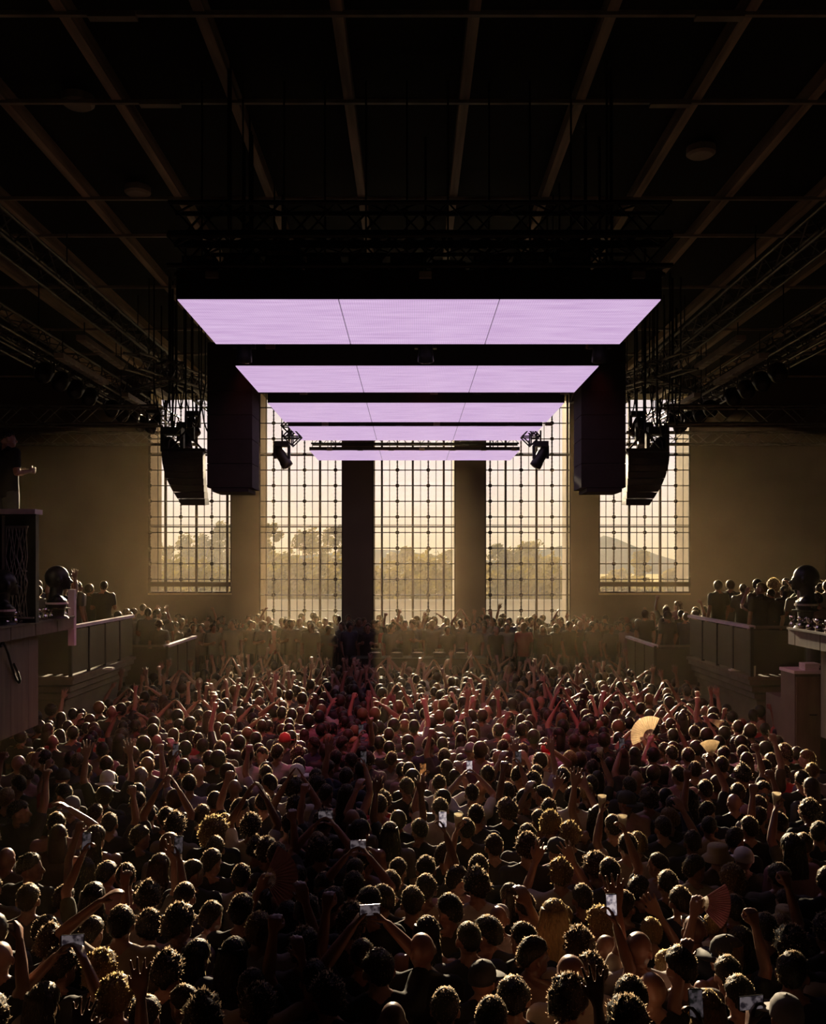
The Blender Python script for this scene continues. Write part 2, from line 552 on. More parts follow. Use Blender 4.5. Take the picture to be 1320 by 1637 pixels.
for i, (px, wk, bk) in enumerate([(a + 8 + 20 * j, k, j) for k, (a, c, _z) in enumerate(WINS) for j in range(int((c - a) / 20) + 1)]):   # bushes along the garden wall
    Y = 64 + rnd.uniform(0.5, 4)
    base = P(px, VY, Y)
    base.z = 0
    H = rnd.uniform(3.4, 5.4) if wk < 4 else rnd.uniform(2.6, 3.6)
    t = empty('bush', base, '%s bush behind the garden wall, outside the %s, %s from left' % ('olive' if i % 2 else 'dark green', WNAME[wk], NTH[bk]), 'bush', 'bushes behind the garden wall')
    fo = MB()
    for _ in range(420):
        d = Vector((rnd.gauss(0, 1), rnd.gauss(0, 1), rnd.gauss(0, 1))).normalized()
        p = Vector((d.x * 1.0, d.y * 0.9, H * 0.5 + d.z * H * 0.5)) * rnd.uniform(0.85, 1.05)
        p.z = max(p.z, 0.05)
        n = (d + Vector((rnd.uniform(-1, 1), rnd.uniform(-1, 1), rnd.uniform(-1, 1)))).normalized()
        u = n.orthogonal().normalized() * 0.22
        v = n.cross(u).normalized() * 0.15
        fo.add([p - u, p - v, p + u, p + v], [(0, 1, 2, 3)])
    fo.build('foliage', M['leaf2'] if i % 2 else M['leaf'], t)
    MB().tube((0, 0, 0), (0, 0, H * 0.6), 0.06, n=5).build('stem', M['bark'], t)

# ------------------------------------------------------------------ haze: stage smoke in the hall, dust outside
hz = MB().box((-HX + .01, 12.5, 0.01), (HX - .01, YB + 0.06, ZC - 0.3)).build('haze', volume('hall_haze', (1.0, 0.71, 0.43), HAZE_FAR, 0.45))
for k, (ya, zt) in enumerate(((20.0, 4.9), (21.7, 5.9), (23.4, 7.3))):
    e = 0.015 + 0.006 * k
    hl = MB().box((-HX + e, ya, e), (HX - e, YB + 0.06 - e * 0.4, zt)).build('haze', volume('hall_haze_low_%d' % k, (1.0, 0.73, 0.38), HAZE_LOW, 0.40))
    tag(hl, ['golden haze lying low from the terraces to the window wall', 'golden haze at sill height close to the window wall', 'golden haze right under the window wall'][k], 'haze', kind='stuff')
hn = MB().box((-HX + .01, -7.99, 0.01), (HX - .01, 12.47, ZC - 0.3)).build('haze', volume('hall_haze_thin', (1.0, 0.71, 0.43), HAZE_NEAR, 0.45))
tag(hn, 'thin golden haze over the near crowd', 'haze', kind='stuff')
ho = MB().box((-300, YB + WT + 0.02, 0.01), (300, 98, 15)).build('haze', volume('outdoor_haze', (1.0, 0.97, 0.90), HAZE_OUT, 0.25))
tag(ho, 'golden evening haze over the trees outside', 'haze', kind='stuff')
PUFFS = [(455, 1040, 27.0, 1.5, 1.2, 1.2, 0.010), (530, 1035, 26.5, 1.1, 1.0, 1.3, 0.014), (480, 1005, 28, 2.4, 1.2, 1.2, 0.002), (700, 1005, 27.5, 3.4, 1.3, 1.0, 0.0012), (860, 1010, 27.5, 2.4, 1.3, 1.0, 0.0012)]
# ------------------------------------------------------------------ overhead LED screens
def led_material():
    m = bpy.data.materials.new('led_face')
    m.use_nodes = True
    t = m.node_tree
    b = t.nodes['Principled BSDF']
    b.inputs['Base Color'].default_value = (0.05, 0.045, 0.05, 1)
    b.inputs['Roughness'].default_value = 0.5
    tc = t.nodes.new('ShaderNodeTexCoord')
    mp = t.nodes.new('ShaderNodeMapping')
    mp.inputs['Scale'].default_value = (0.9, 7.0, 1.0)
    nz = t.nodes.new('ShaderNodeTexNoise')
    nz.inputs['Scale'].default_value = 1.6
    nz.inputs['Detail'].default_value = 6
    t.links.new(tc.outputs['Object'], mp.inputs[0])
    t.links.new(mp.outputs[0], nz.inputs['Vector'])
    r = t.nodes.new('ShaderNodeValToRGB')
    e = r.color_ramp.elements
    e[0].position, e[0].color = 0.30, (0.56, 0.36, 0.62, 1)
    e[1].position, e[1].color = 0.72, (0.72, 0.52, 0.77, 1)
    t.links.new(nz.outputs['Fac'], r.inputs[0])
    # rows of diodes: fine dark lines between them
    sp = t.nodes.new('ShaderNodeSeparateXYZ')
    t.links.new(tc.outputs['Object'], sp.inputs[0])
    acc = None
    for ax in ('X', 'Y'):
        mu = t.nodes.new('ShaderNodeMath'); mu.operation = 'MULTIPLY'; mu.inputs[1].default_value = 38.0
        fr = t.nodes.new('ShaderNodeMath'); fr.operation = 'FRACT'
        gt = t.nodes.new('ShaderNodeMath'); gt.operation = 'GREATER_THAN'; gt.inputs[1].default_value = 0.22
        t.links.new(sp.outputs[ax], mu.inputs[0]); t.links.new(mu.outputs[0], fr.inputs[0]); t.links.new(fr.outputs[0], gt.inputs[0])
        if acc is None:
            acc = gt
        else:
            ml = t.nodes.new('ShaderNodeMath'); ml.operation = 'MULTIPLY'
            t.links.new(acc.outputs[0], ml.inputs[0]); t.links.new(gt.outputs[0], ml.inputs[1])
            acc = ml
    mr = t.nodes.new('ShaderNodeMapRange')
    mr.inputs['To Min'].default_value = 0.86
    mr.inputs['To Max'].default_value = 1.10
    t.links.new(acc.outputs[0], mr.inputs['Value'])
    t.links.new(r.outputs[0], b.inputs['Emission Color'])
    t.links.new(mr.outputs[0], b.inputs['Emission Strength'])
    return m
M['led'] = led_material()
ZS, SCX, SHW = 7.3, 0.09, 2.725
SCR = [(10.59, 12.68), (14.10, 16.20), (17.30, 19.55), (20.20, 22.40), (24.40, 26.62)]
ORD = ['nearest and largest', 'second from the camera', 'middle one', 'fourth from the camera', 'farthest, nearest the windows']

def lattice(mb, p, q, side, up, r=0.012, step=0.5):
    """Zigzag bars between two chords p-q and p+side.. of a truss face."""
    p, q = Vector(p), Vector(q)
    n = max(2, int((q - p).length / step))
    for i in range(n):
        a, b2 = p.lerp(q, i / n), p.lerp(q, (i + 1) / n)
        if i % 2:
            mb.tube(a, b2 + side, r, n=4, caps=False)
        else:
            mb.tube(a + side, b2, r, n=4, caps=False)

def truss(p, q, s, label, group=None, m=None, r=0.026, step=0.45, hang=True):
    """A box truss from p to q: four chords, each its own part, and the lacing."""
    p, q = Vector(p), Vector(q)
    d = (q - p).normalized()
    sd = d.cross(Vector((0, 0, 1))).normalized()
    up = sd.cross(d).normalized()
    t = empty('truss', p, label, 'truss', group)
    o = [(sd * sx + up * sz) * s / 2 for sx, sz in ((-1, -1), (1, -1), (1, 1), (-1, 1))]
    L = q - p
    m = m or M['truss']
    for c in o:
        MB().tube(c, L + c, r, n=7).build('chord', m, t)
    la = MB()
    for i in range(4):
        lattice(la, o[i], L + o[i], o[(i + 1) % 4] - o[i], None, r * 0.45, step)
    la.build('lacing', m, t)
    if hang:
        n = max(1, int(L.length / 4))
        for i in range(n + 1):
            c = p + L * ((i + 0.15) / (n + 0.3))
            MB().tube(c - p + up * s / 2, (c.x - p.x, c.y - p.y, ZC - 0.25 - p.z), 0.012, n=5).build('hanging_cable', M['black'], t)
    return t

for i, (y0, y1) in enumerate(SCR):
    t = empty('led_screen', (SCX, y0, ZS), 'lilac glowing LED screen hung flat overhead, %s' % ORD[i], 'screen', 'overhead LED screens')
    D = y1 - y0
    h = (0.34, 0.36, 0.26, 0.12, 0.10)[i]
    e = 0.012
    fr = MB()
    fr.box((-SHW - e, 0, e), (SHW + e, 0.03, h)).box((-SHW - e, D - 0.03, e), (SHW + e, D, h))
    fr.box((-SHW - e, 0.03, e), (-SHW + 0.03, D - 0.03, h)).box((SHW - 0.03, 0.03, e), (SHW + e, D - 0.03, h)).box((-SHW, 0.03, 0.03), (SHW, D - 0.03, 0.06))
    fr.build('frame', M['black'], t)
    w3 = 2 * SHW / 3
    for k in range(3):
        a = -SHW + k * w3 + (0.006 if k else 0)
        mb = MB().box((a, 0, 0), (-SHW + (k + 1) * w3 - (0.006 if k < 2 else 0), D, 0.012))
        mb.build('screen_section', M['led'], t)
    for sx in (-2.2, 2.2):
        for yy in (0.4, D - 0.4):
            MB().tube((sx, yy, h), (sx, yy, ZC - 0.03 - ZS), 0.014, n=5).build('hanging_rod', M['black'], t)
    for j in range(7):   # little drivers and connectors along the front edge
        xx = -2.4 + j * 0.8 + (i * 0.13) % 0.4
        MB().box((xx, -0.06, h - 0.10), (xx + 0.14, 0.0, h - 0.03)).build('driver_box', M['rail'] if j % 3 == 0 else M['black'], t)
# rigging above the nearest screen: stacked trusses and cable trays
RG = 'rigging stacked above the nearest LED screen'
for k, (zz, yy) in enumerate(((7.86, 10.75), (8.25, 10.8), (7.9, 12.3), (8.3, 12.4))):
    truss((-2.75, yy, zz), (2.95, yy, zz), 0.34, 'black truss across the hall above the nearest LED screen, %s' % ('lower front', 'upper front', 'lower rear', 'upper rear')[k], RG, M['black'], 0.03, 0.3)
rnd = random.Random(11)
for k in range(11):
    x = -2.6 + k * 0.5
    h = rnd.uniform(0.25, 0.5)
    c = empty('processor_rack', (x + 0.05, 11.45, 7.66), 'black video processor rack hung over the nearest LED screen, %s from the bust side' % ('first second third fourth fifth sixth seventh eighth ninth tenth eleventh'.split()[k]), 'rack', RG)
    MB().box((-0.2, -0.2, 0), (0.2, 0.2, h)).build('case', M['black'], c)
    for j in range(4):
        MB().box((-0.17, -0.215, 0.08 + j * h / 5), (0.17, -0.2, 0.08 + j * h / 5 + 0.05)).build('vent_slot', M['rail'], c)
    MB().tube((0, 0, h), (0, 0, ZC - 0.03 - 7.66), 0.012, n=5).build('hanging_rod', M['black'], c)
# trusses carrying the farther screens
for i, (y, z, s) in enumerate(((14.4, 7.95, .3), (17.6, 7.8, .3), (20.5, 7.62, .3), (24.55, 7.64, .3))):
    truss((-2.6, y, z), (2.8, y, z), s, 'black truss across the hall above the %s LED screen' % ('second', 'third', 'fourth', 'fifth')[i], 'trusses above the farther screens', M['black'], 0.024, 0.3)

# ------------------------------------------------------------------ hanging speaker columns and curved clusters
def speaker_column(x0, x1, Y, ytop, ybot, label):
    zt, zb = P(0, ytop, Y).z, P(0, ybot, Y).z
    a, c = P(x0, 0, Y).x, P(x1, 0, Y).x
    t = empty('speaker_column', ((a + c) / 2, Y, zb), label, 'speaker', 'hanging speaker columns')
    w2, n = (c - a) / 2, 7
    hh = (zt - zb) / n
    for k in range(n):
        ins = 0.0 if k else w2 * 0.24
        mb = MB().box((-w2 + ins, 0, k * hh + (0.0 if k else hh * 0.82)), (w2 - ins * 0.7, 0.75, (k + 1) * hh - 0.012))
        mb.build('cabinet', M['drape'], t)
    MB().box((-w2 * 0.8, 0.2, zt - zb), (w2 * 0.8, 0.5, zt - zb + 0.1)).build('fly_bar', M['black'], t)
    for s in (-0.6, 0.6):
        MB().tube((w2 * s, 0.35, zt - zb + 0.1), (w2 * s, 0.35, ZC - 0.03 - zb), 0.016, n=5).build('hanging_chain', M['black'], t)
speaker_column(331, 403, 16.3, 546, 818, 'tall black hanging speaker column on the bust side of the LED screens')
speaker_column(929, 1000, 16.3, 546, 818, 'tall black hanging speaker column on the cabinet side of the LED screens')

def line_array(cx, ytop, Y, s, label):
    top = P(cx, ytop, Y)
    t = empty('line_array', top, label, 'speaker', 'curved loudspeaker clusters')
    y, z, ang, x = 0.0, 0.0, -0.10, 0.0
    widths = [0.76, 0.755, 0.74, 0.715, 0.68, 0.63, 0.57, 0.50]
    for k in range(8):
        h = 0.118
        wdt = widths[k]
        rot = Matrix.Rotation(0.012 * k, 3, 'X')
        cx_ = s * (0.38 - wdt / 2)     # the inner sides line up; the outer sides draw in
        mb = MB()
        a, b2 = wdt / 2, (widths[k + 1] if k < 7 else 0.43) / 2
        sh = s * (wdt / 2 - b2)
        vs = [Vector((sx * (a if sz > 0 else b2) + (0 if sz > 0 else sh), sy * 0.28, sz * h / 2)) for sz in (-1, 1) for sx, sy in ((-1, -1), (1, -1), (0.8, 1), (-0.8, 1))]
        mb.add([rot @ v + Vector((cx_, y, z - h / 2)) for v in vs], [(3, 2, 1, 0), (4, 5, 6, 7), (0, 1, 5, 4), (1, 2, 6, 5), (2, 3, 7, 6), (3, 0, 4, 7)])
        mb.build('cabinet', M['black'], t)
        z -= h + 0.001
        y += 0.02 * k * 0.4
    fb = MB().cbox((s * 0.0, 0, 0.05), (0.78, 0.3, 0.06)).tube((-0.3, 0, 0.08), (0, 0, 0.42), 0.02).tube((0.3, 0, 0.08), (0, 0, 0.42), 0.02)
    fb.build('fly_frame', M['black'], t)
    MB().tube((0, 0, 0.42), (0, 0, ZC - 0.03 - top.z), 0.02, n=5).build('hanging_chain', M['black'], t)
    cb = MB()
    cb.path([(-0.35 * s, 0.1, 0.0), (-0.42 * s, 0.1, -0.3), (-0.34 * s, 0.1, 0.25), (-0.1, 0.1, 0.5), (-0.2 * s, 0.1, 0.75)], 0.012, 5)
    cb.build('signal_cable', M['black'], t)
line_array(297, 725, 17.5, 1, 'curved black loudspeaker cluster hanging before the outermost bust side window')
line_array(1031, 725, 17.5, -1, 'curved black loudspeaker cluster hanging before the mountain window')

# ------------------------------------------------------------------ side trusses, light bars, lamps
for s, nm in ((-1, 'bust side'), (1, 'cabinet side')):
    for x, z, y0, y1, w in ((5.75, 9.0, 11.0, 28.5, 'innermost'), (7.1, 8.55, 12.5, 28.0, 'middle, carrying the round lamps'), (8.7, 9.15, 12.5, 28.0, 'outermost')):
        truss((s * x, y0, z), (s * x, y1, z), 0.36, 'long dark truss along the %s of the hall, %s' % (nm, w), 'long side trusses', M['truss'], 0.028, 0.42)
    ys = ((17.9, 20.6), (22.0, 24.4))
    for k, (a, b2) in enumerate(ys):
        for kk, (xx, zz) in enumerate(((6.72, 8.32), (6.3, 8.66))):
            lb = empty('light_bar', (s * xx, a, zz), 'slim metal light bar slung under the %s trusses, %s' % (nm, ('nearer', 'farther')[k] + (' lower', ' upper')[kk]), 'light bar', 'light bars under the side trusses')
            MB().box((-0.09, 0, -0.05), (0.09, b2 - a, 0.05)).build('housing', M['rail'], lb)
            for j in range(9):
                yy = 0.12 + j * (b2 - a - 0.2) / 9
                MB().box((-0.07, yy, -0.062), (0.07, yy + 0.2, -0.05)).build('lamp_cell', M['alu'], lb)
            for yy in (0.2, b2 - a - 0.2):
                MB().tube((0, yy, 0.05), (0, yy, 8.8 - zz + (0.2 if kk else 0)), 0.012, n=5).build('clamp_rod', M['black'], lb)
    for k, (yy, gname) in enumerate([(18.1, 'nearer'), (18.95, 'nearer'), (19.8, 'nearer'), (20.65, 'nearer'), (22.2, 'farther'), (23.0, 'farther'), (23.8, 'farther'), (24.6, 'farther')]):
        xx = 7.08
        lamp = empty('round_lamp', (s * xx, yy, 8.36), 'round black lamp can hung under the %s truss, %s of the %s four' % (nm, ('first', 'second', 'third', 'fourth')[k % 4], gname), 'lamp', 'round lamp cans under the side trusses')
        rot = Euler((math.radians(-62), 0, math.radians(-12 * s))).to_matrix()
        can = MB().lathe([(0.05, -0.26), (0.13, -0.24), (0.165, -0.12), (0.175, 0.1), (0.18, 0.16), (0.165, 0.16), (0.15, 0.11)], (0, 0, -0.34), 18, rot)
        can.build('can', M['blackgloss'], lamp, smooth=True)
        MB().lathe([(0.15, 0.10), (0.10, 0.13), (0.02, 0.14)], (0, 0, -0.34), 16, rot).build('lens', M['lens'], lamp, smooth=True)
        MB().path([(-0.2, 0, -0.34), (-0.2, 0, -0.1), (0, 0, -0.02), (0.2, 0, -0.1), (0.2, 0, -0.34)], 0.016, 6).build('yoke', M['truss'], lamp)
    # cross trusses towards the side walls
    truss((s * 5.6, 21.0, 7.66), (s * 13.3, 21.0, 7.66), 0.40, 'cross truss running to the side wall on the %s, nearer and lower' % nm, 'cross trusses to the side walls', M['truss'], 0.03, 0.42)
    truss((s * 6.2, 27.2, 8.0), (s * 13.3, 27.2, 8.0), 0.34, 'cross truss running to the side wall on the %s, beside the window' % nm, 'cross trusses to the side walls', M['truss'], 0.026, 0.4)
    truss((s * 7.2, 24.0, 8.9), (s * 4.6, 18.4, 8.15), 0.34, 'slanting truss above the loudspeaker cluster on the %s' % nm, 'slanting trusses above the clusters', M['truss'], 0.026, 0.34)
    truss((s * 5.3, 17.8, 8.2), (s * 4.3, 24.5, 8.7), 0.30, 'steep truss above the loudspeaker cluster beside the column on the %s' % nm, 'slanting trusses above the clusters', M['truss'], 0.024, 0.3)

def moving_head(c, rot, sc, label, group, up, hang=False):
    t = empty('moving_head', c, label, 'stage light', group)
    t.scale = (sc, sc, sc)
    MB().box((-0.17, -0.13, -0.12), (0.17, 0.13, 0.0)).build('base', M['black'], t)
    yk = MB()
    for s in (-1, 1):
        yk.box((s * 0.16 - 0.03, -0.06, -0.40), (s * 0.16 + 0.03, 0.06, -0.10))
    yk.build('yoke', M['black'], t)
    hd = MB().lathe([(0.06, -0.26), (0.11, -0.22), (0.125, -0.05), (0.12, 0.08), (0.135, 0.14), (0.14, 0.26), (0.12, 0.27)], (0, 0, -0.36), 16, rot)
    hd.build('head', M['blackgloss'], t, smooth=True)
    MB().lathe([(0.12, 0.262), (0.08, 0.285), (0.01, 0.295)], (0, 0, -0.36), 14, rot).build('lens', M['lens'], t, smooth=True)
    MB().tube((0, 0, 0), (0, 0, (ZC - 0.03 - c[2]) / sc if hang else up / sc), 0.02, n=6).build('clamp', M['black'], t)
    return t
for s, px, nm in ((-1, 451, 'bust side'), (1, 864, 'cabinet side')):
    q = P(px, 706, 21)
    a, b2 = P(px - s * 6, 692, 21), P(px - s * 6 - s * 0 , 676, 21)
    tr = empty('truss', q, 'short square truss stub tilted beside the fourth LED screen on the %s' % nm, 'truss', 'tilted truss stubs')
    rot = Euler((0, math.radians(45 * -s), 0)).to_matrix()
    base = P(px - s * 2, 690, 21) - q
    for k, off in enumerate((0, 1)):
        ctr = base + Vector((-s * 0.16, 0, 0.12)) * (1 - off) + Vector((-s * -0.0, 0, 0)) + Vector((-s * 0.20, 0, -0.12)) * off
        mb = MB()
        e = 0.14
        cs = [rot @ Vector((sx * e, sy * e, sz * e)) + ctr for sz in (-1, 1) for sx, sy in ((-1, -1), (1, -1), (1, 1), (-1, 1))]
        for i, j in ((0, 1), (1, 2), (2, 3), (3, 0), (4, 5), (5, 6), (6, 7), (7, 4), (0, 4), (1, 5), (2, 6), (3, 7), (0, 5), (1, 4), (2, 7), (3, 6), (0, 2), (4, 6)):
            mb.tube(cs[i], cs[j], 0.016, n=5)
        mb.build('truss_cell', M['black'], tr)
    MB().tube(base + Vector((-s * 0.2, 0, 0.2)), (-s * 0.55 - 0, 0, 7.45 - q.z), 0.02).build('clamp', M['black'], tr)
    moving_head(q, Euler((0, math.radians(180 - 30 * -s), 0)).to_matrix(), 0.95, 'black moving head light hanging alone beside the LED screens on the %s' % nm, 'lone moving heads', 0.25)
k = 0
for s, nm in ((-1, 'bust side'), (1, 'cabinet side')):
    for px, py, Y, a, sc in ((276, 698, 19.5, 40, 1.25), (297, 690, 20.5, 10, 1.0), (246, 668, 21.5, -20, 0.9), (308, 672, 21, 25, 0.9)):
        px = px if s < 0 else 1326 - px
        q = P(px, py - 14, Y)
        moving_head(q, Euler((math.radians(150), math.radians(a * s), 0)).to_matrix(), sc, 'black moving head in the tangle above the loudspeaker cluster, %s, %s' % (nm, ('lowest', 'second lowest', 'outermost', 'innermost')[k % 4]), 'moving heads above the clusters', 8.7 - q.z, True)
        k += 1
# loops of cable hanging in the same tangle
rnd = random.Random(3)
for s, nm in ((-1, 'bust side'), (1, 'cabinet side')):
    for j in range(7):
        px, Y = 246 + j * 12, rnd.uniform(18, 22)
        px = px if s < 0 else 1320 - px
        p0 = P(px, 634, Y)
        pts = []
        dx, dz = rnd.uniform(0.15, 0.5), rnd.uniform(0.4, 1.1)
        rise = ZC - 0.03 - (p0.z + 0.25)
        for i in range(9):
            u = i / 8
            pts.append((p0.x + dx * u, Y, p0.z + 0.25 - dz * 4 * u * (1 - u) + rnd.uniform(-.03, .03)))
        pts = [(pts[0][0], Y, ZC - 0.03)] + pts + [(pts[-1][0], Y, ZC - 0.03)]
        o = MB().path(pts, 0.016, 5).build('cable', M['black'])
        tag(o, 'black cable loop above the %s loudspeaker cluster, %s from its outer side' % (nm, 'first second third fourth fifth sixth seventh'.split()[j]), 'cable', 'cable loops above the clusters')

# red wash lamps and heads added under the nearest rigging to redden the crowd
for k, (x, aim, e) in enumerate(((-2.3, (-2.9, 15.2), 1.0), (0.2, (0.3, 15.5), 1.0), (2.6, (3.2, 15.2), 1.0))):
    c = Vector((x, 12.95, 7.62))
    d = (Vector((aim[0], aim[1], 1.5)) - (c + Vector((0, 0, -0.36)))).normalized()
    rot = d.to_track_quat('Z', 'Y').to_matrix()
    t = moving_head(c, rot, 0.8, 'added black moving head behind the nearest LED screen washing the crowd red, %s' % ('bust side', 'middle', 'cabinet side')[k], 'added red wash heads', 0.45, True)
    li = bpy.data.lights.new('wash', 'SPOT')
    li.energy = ADDED_WASH
    li.color = (1.0, 0.16, 0.24)
    li.spot_size = math.radians(76)
    li.spot_blend = 0.8
    li.shadow_soft_size = 0.10
    lo = bpy.data.objects.new('wash', li)
    COL.objects.link(lo)
    lo.location = c + Vector((0, 0, -0.29)) + d * 0.30
    lo.rotation_euler = (-d).to_track_quat('Z', 'Y').to_euler()
# ------------------------------------------------------------------ stage, desk, terraces, near balconies
stg = struct('floor_stage', MB().box((-7.6, 25.4, 0), (7.6, YB - 0.02, 1.0)), M['black'], 'black raised stage floor below the windows, full of people')
DX0, DX1 = P(565, 0, 25.2).x, P(772, 0, 25.2).x
dk = empty('performer_desk', ((DX0 + DX1) / 2, 25.0, 0.0), 'long black performer desk in front of the central window piers', 'desk')
w2 = (DX1 - DX0) / 2
MB().box((-w2, -0.35, 0), (w2, -0.30, 1.83)).build('front_panel', M['black'], dk)
for s in (-1, 1):
    MB().box((s * w2 - 0.03, -0.30, 0), (s * w2 + 0.03, 0.35, 1.83)).build('side_panel', M['black'], dk)
MB().box((-w2 - 0.06, -0.40, 1.83), (w2 + 0.06, 0.38, 1.88)).build('desk_top', M['blackgloss'], dk)
for k in range(5):
    x = P(600 + k * 34, 0, 25).x
    d = empty('media_player', (x, 25.05, 1.88), 'small dark music player on the performer desk, %s from the bust side' % 'first second third fourth fifth'.split()[k], 'player', 'players on the performer desk')
    MB().box((-0.16, -0.2, 0), (0.16, 0.2, 0.11)).build('case', M['black'], d)
    MB().lathe([(0.115, 0.11), (0.12, 0.125), (0.10, 0.13), (0.02, 0.132)], (0, -0.05, 0), 18).build('jog_wheel', M['alu'], d)
    MB().cbox((0, 0.16, 0.16), (0.26, 0.02, 0.11), Euler((0.6, 0, 0)).to_matrix()).build('display', M['lens'], d)

def terrace(s, X, Y0, Y1, zf, cap, label, group):
    """Raised guest terrace: slab with stepped skirt, posts, dark panels and a pale hand rail."""
    t = empty('guest_terrace', (s * X, Y0, 0), label, 'terrace', group)
    W = HX - X - 0.05
    D = Y1 - Y0
    def bx(a, b2):
        return MB().box((s * a[0], a[1], a[2]), (s * b2[0], b2[1], b2[2]))
    bx((0.28, 0.28, 0), (W, D, zf - 0.06)).build('base', M['brownpanel'], t)
    for k in range(4):     # mouldings, each step drawn in below the one above
        o = 0.02 + k * 0.07
        z1 = zf - 0.02 - k * 0.14
        bx((o, o, z1 - 0.10), (W, D, z1)).build('step', M['brownpanel'], t)
    bx((-0.03, -0.03, zf - 0.02), (W, D, zf + 0.04)).build('deck', M['ply'], t)
    H = cap - zf
    n = max(2, int(D / 0.9))
    for k in range(n):
        a = k * D / n
        bx((0.04, a + 0.04, zf + 0.08), (0.07, a + D / n - 0.04, cap - 0.06)).build('rail_panel', M['smoked'], t)
        bx((0.02, a - 0.025, zf + 0.04), (0.08, a + 0.025, cap)).build('post', M['black'], t)
    for k in range(4):
        a = k * 1.1
        bx((a + 0.05, 0.04, zf + 0.08), (a + 1.05, 0.07, cap - 0.06)).build('rail_panel', M['smoked'], t)
        bx((a + 1.06, 0.02, zf + 0.04), (a + 1.12, 0.08, cap)).build('post', M['black'], t)
    bx((0.0, 0.0, cap - 0.03), (0.12, D, cap + 0.03)).build('hand_rail', M['lilac'], t)
    bx((0.13, 0.0, cap - 0.03), (4.6, 0.1, cap + 0.02)).build('hand_rail', M['brownpanel'], t)
    return t
TERR = []
for s, nm in ((-1, 'bust side'), (1, 'cabinet side')):
    terrace(s, 6.3, 17.5, 21.4, 2.2, 3.16, 'raised guest terrace with dark panels and stepped skirt, nearer one on the %s' % nm, 'guest terraces')
    terrace(s, 5.75, 22.3, 25.2, 1.4, 2.40, 'lower guest terrace with dark panels, beyond the first one on the %s' % nm, 'guest terraces')
    TERR += [(s, 6.2, 17.3, 21.5), (s, 5.6, 22.1, 25.3)]

# glassware and papers left on the nearer terrace skirts
for k, (px, py, Y) in enumerate(((1211, 1073, 17.3), (1176, 1068, 18.4), (172, 1058, 18.6))):
    q = P(px, py, Y)
    if k == 0:
        c = tag(MB().lathe([(0.045, 0), (0.05, 0.02), (0.055, 0.2), (0.05, 0.2), (0.045, 0.03)], (q.x, Y + 0.25, 2.24), 12).build('drink_carton', M['white']), 'pale tall carton on the deck corner of the cabinet side terrace', 'carton')
    else:
        c = tag(MB().box((q.x - 0.1, Y, 2.24), (q.x + 0.1, Y + 0.15, 2.27)).box((q.x - 0.06, Y + 0.02, 2.27), (q.x + 0.08, Y + 0.12, 2.285)).build('napkin', M['white']), 'crumpled pale napkin on the deck of the %s terrace' % ('cabinet side' if k == 1 else 'bust side'), 'napkin')

# near balconies: ledge with boxed panels, timber wall below, metal fittings and busts above
def balcony(s, X, ya, yb_, ledge_b, ledge_t, wall_end, zb, label):
    t = empty('balcony', (s * X, ya, 0), label, 'balcony', 'near balconies')
    def bx(a, b2):
        return MB().box((s * a[0], a[1] - ya, a[2]), (s * b2[0], b2[1] - ya, b2[2]))
    y = ya
    k = 0
    while y < yb_ - 0.05:
        y2 = min(y + 0.85, yb_)
        bx((0.0, y + 0.012, ledge_b), (0.5, y2 - 0.012, ledge_t)).build('ledge_panel', M['ply'], t)
        y = y2
        k += 1
    bx((-0.02, ya, ledge_t), (3.0, yb_, ledge_t + 0.03)).build('ledge_top', M['brownpanel'], t)
    y = ya
    while y < wall_end - 0.05:
        y2 = min(y + 0.62, wall_end)
        bx((0.14, y + 0.004, zb), (0.19, y2 - 0.004, ledge_b)).build('plank', M['ply'], t)
        y = y2
    bx((0.2, ya, zb), (3.0, wall_end - 0.02, ledge_b)).build('core', M['black'], t)
    bx((0.5, wall_end - .02, ledge_b), (3.0, yb_, ledge_t)).build('core', M['black'], t)
    return t
LB, RB = 5.5, 5.62
balcony(-1, LB, 9.5, 15.3, 3.28, 3.46, 14.2, 1.9, 'near balcony with timber wall below its ledge of boxed panels, on the bust side')
balcony(1, RB, 9.5, 14.0, 3.14, 3.36, 13.2, 1.9, 'near balcony with timber wall below its ledge, beside the white cabinet')
# light post at the end of the bust side ledge
q = P(111, 1005, 15.2)
tag(MB().box((-LB - 0.10, 15.32, 3.0), (-LB + 0.0, 15.42, 3.92)).build('post', M['lilac']), 'pale lilac post at the end of the ledge with two busts', 'post')
# cable loop on the timber wall
pts = [Vector((-LB - 0.10, 12.8, 3.2))] + [Vector((-LB - 0.10 + 0.02 * math.sin(i), 12.9 - 0.28 * math.cos(i * 0.5) + 0.25, 2.95 + 0.32 * math.sin(i * 0.5 + 1.7))) for i in range(10)]
tag(MB().path(pts, 0.018, 6).build('cable', M['black']), 'black cable loop hanging on the timber wall below the busts', 'cable')

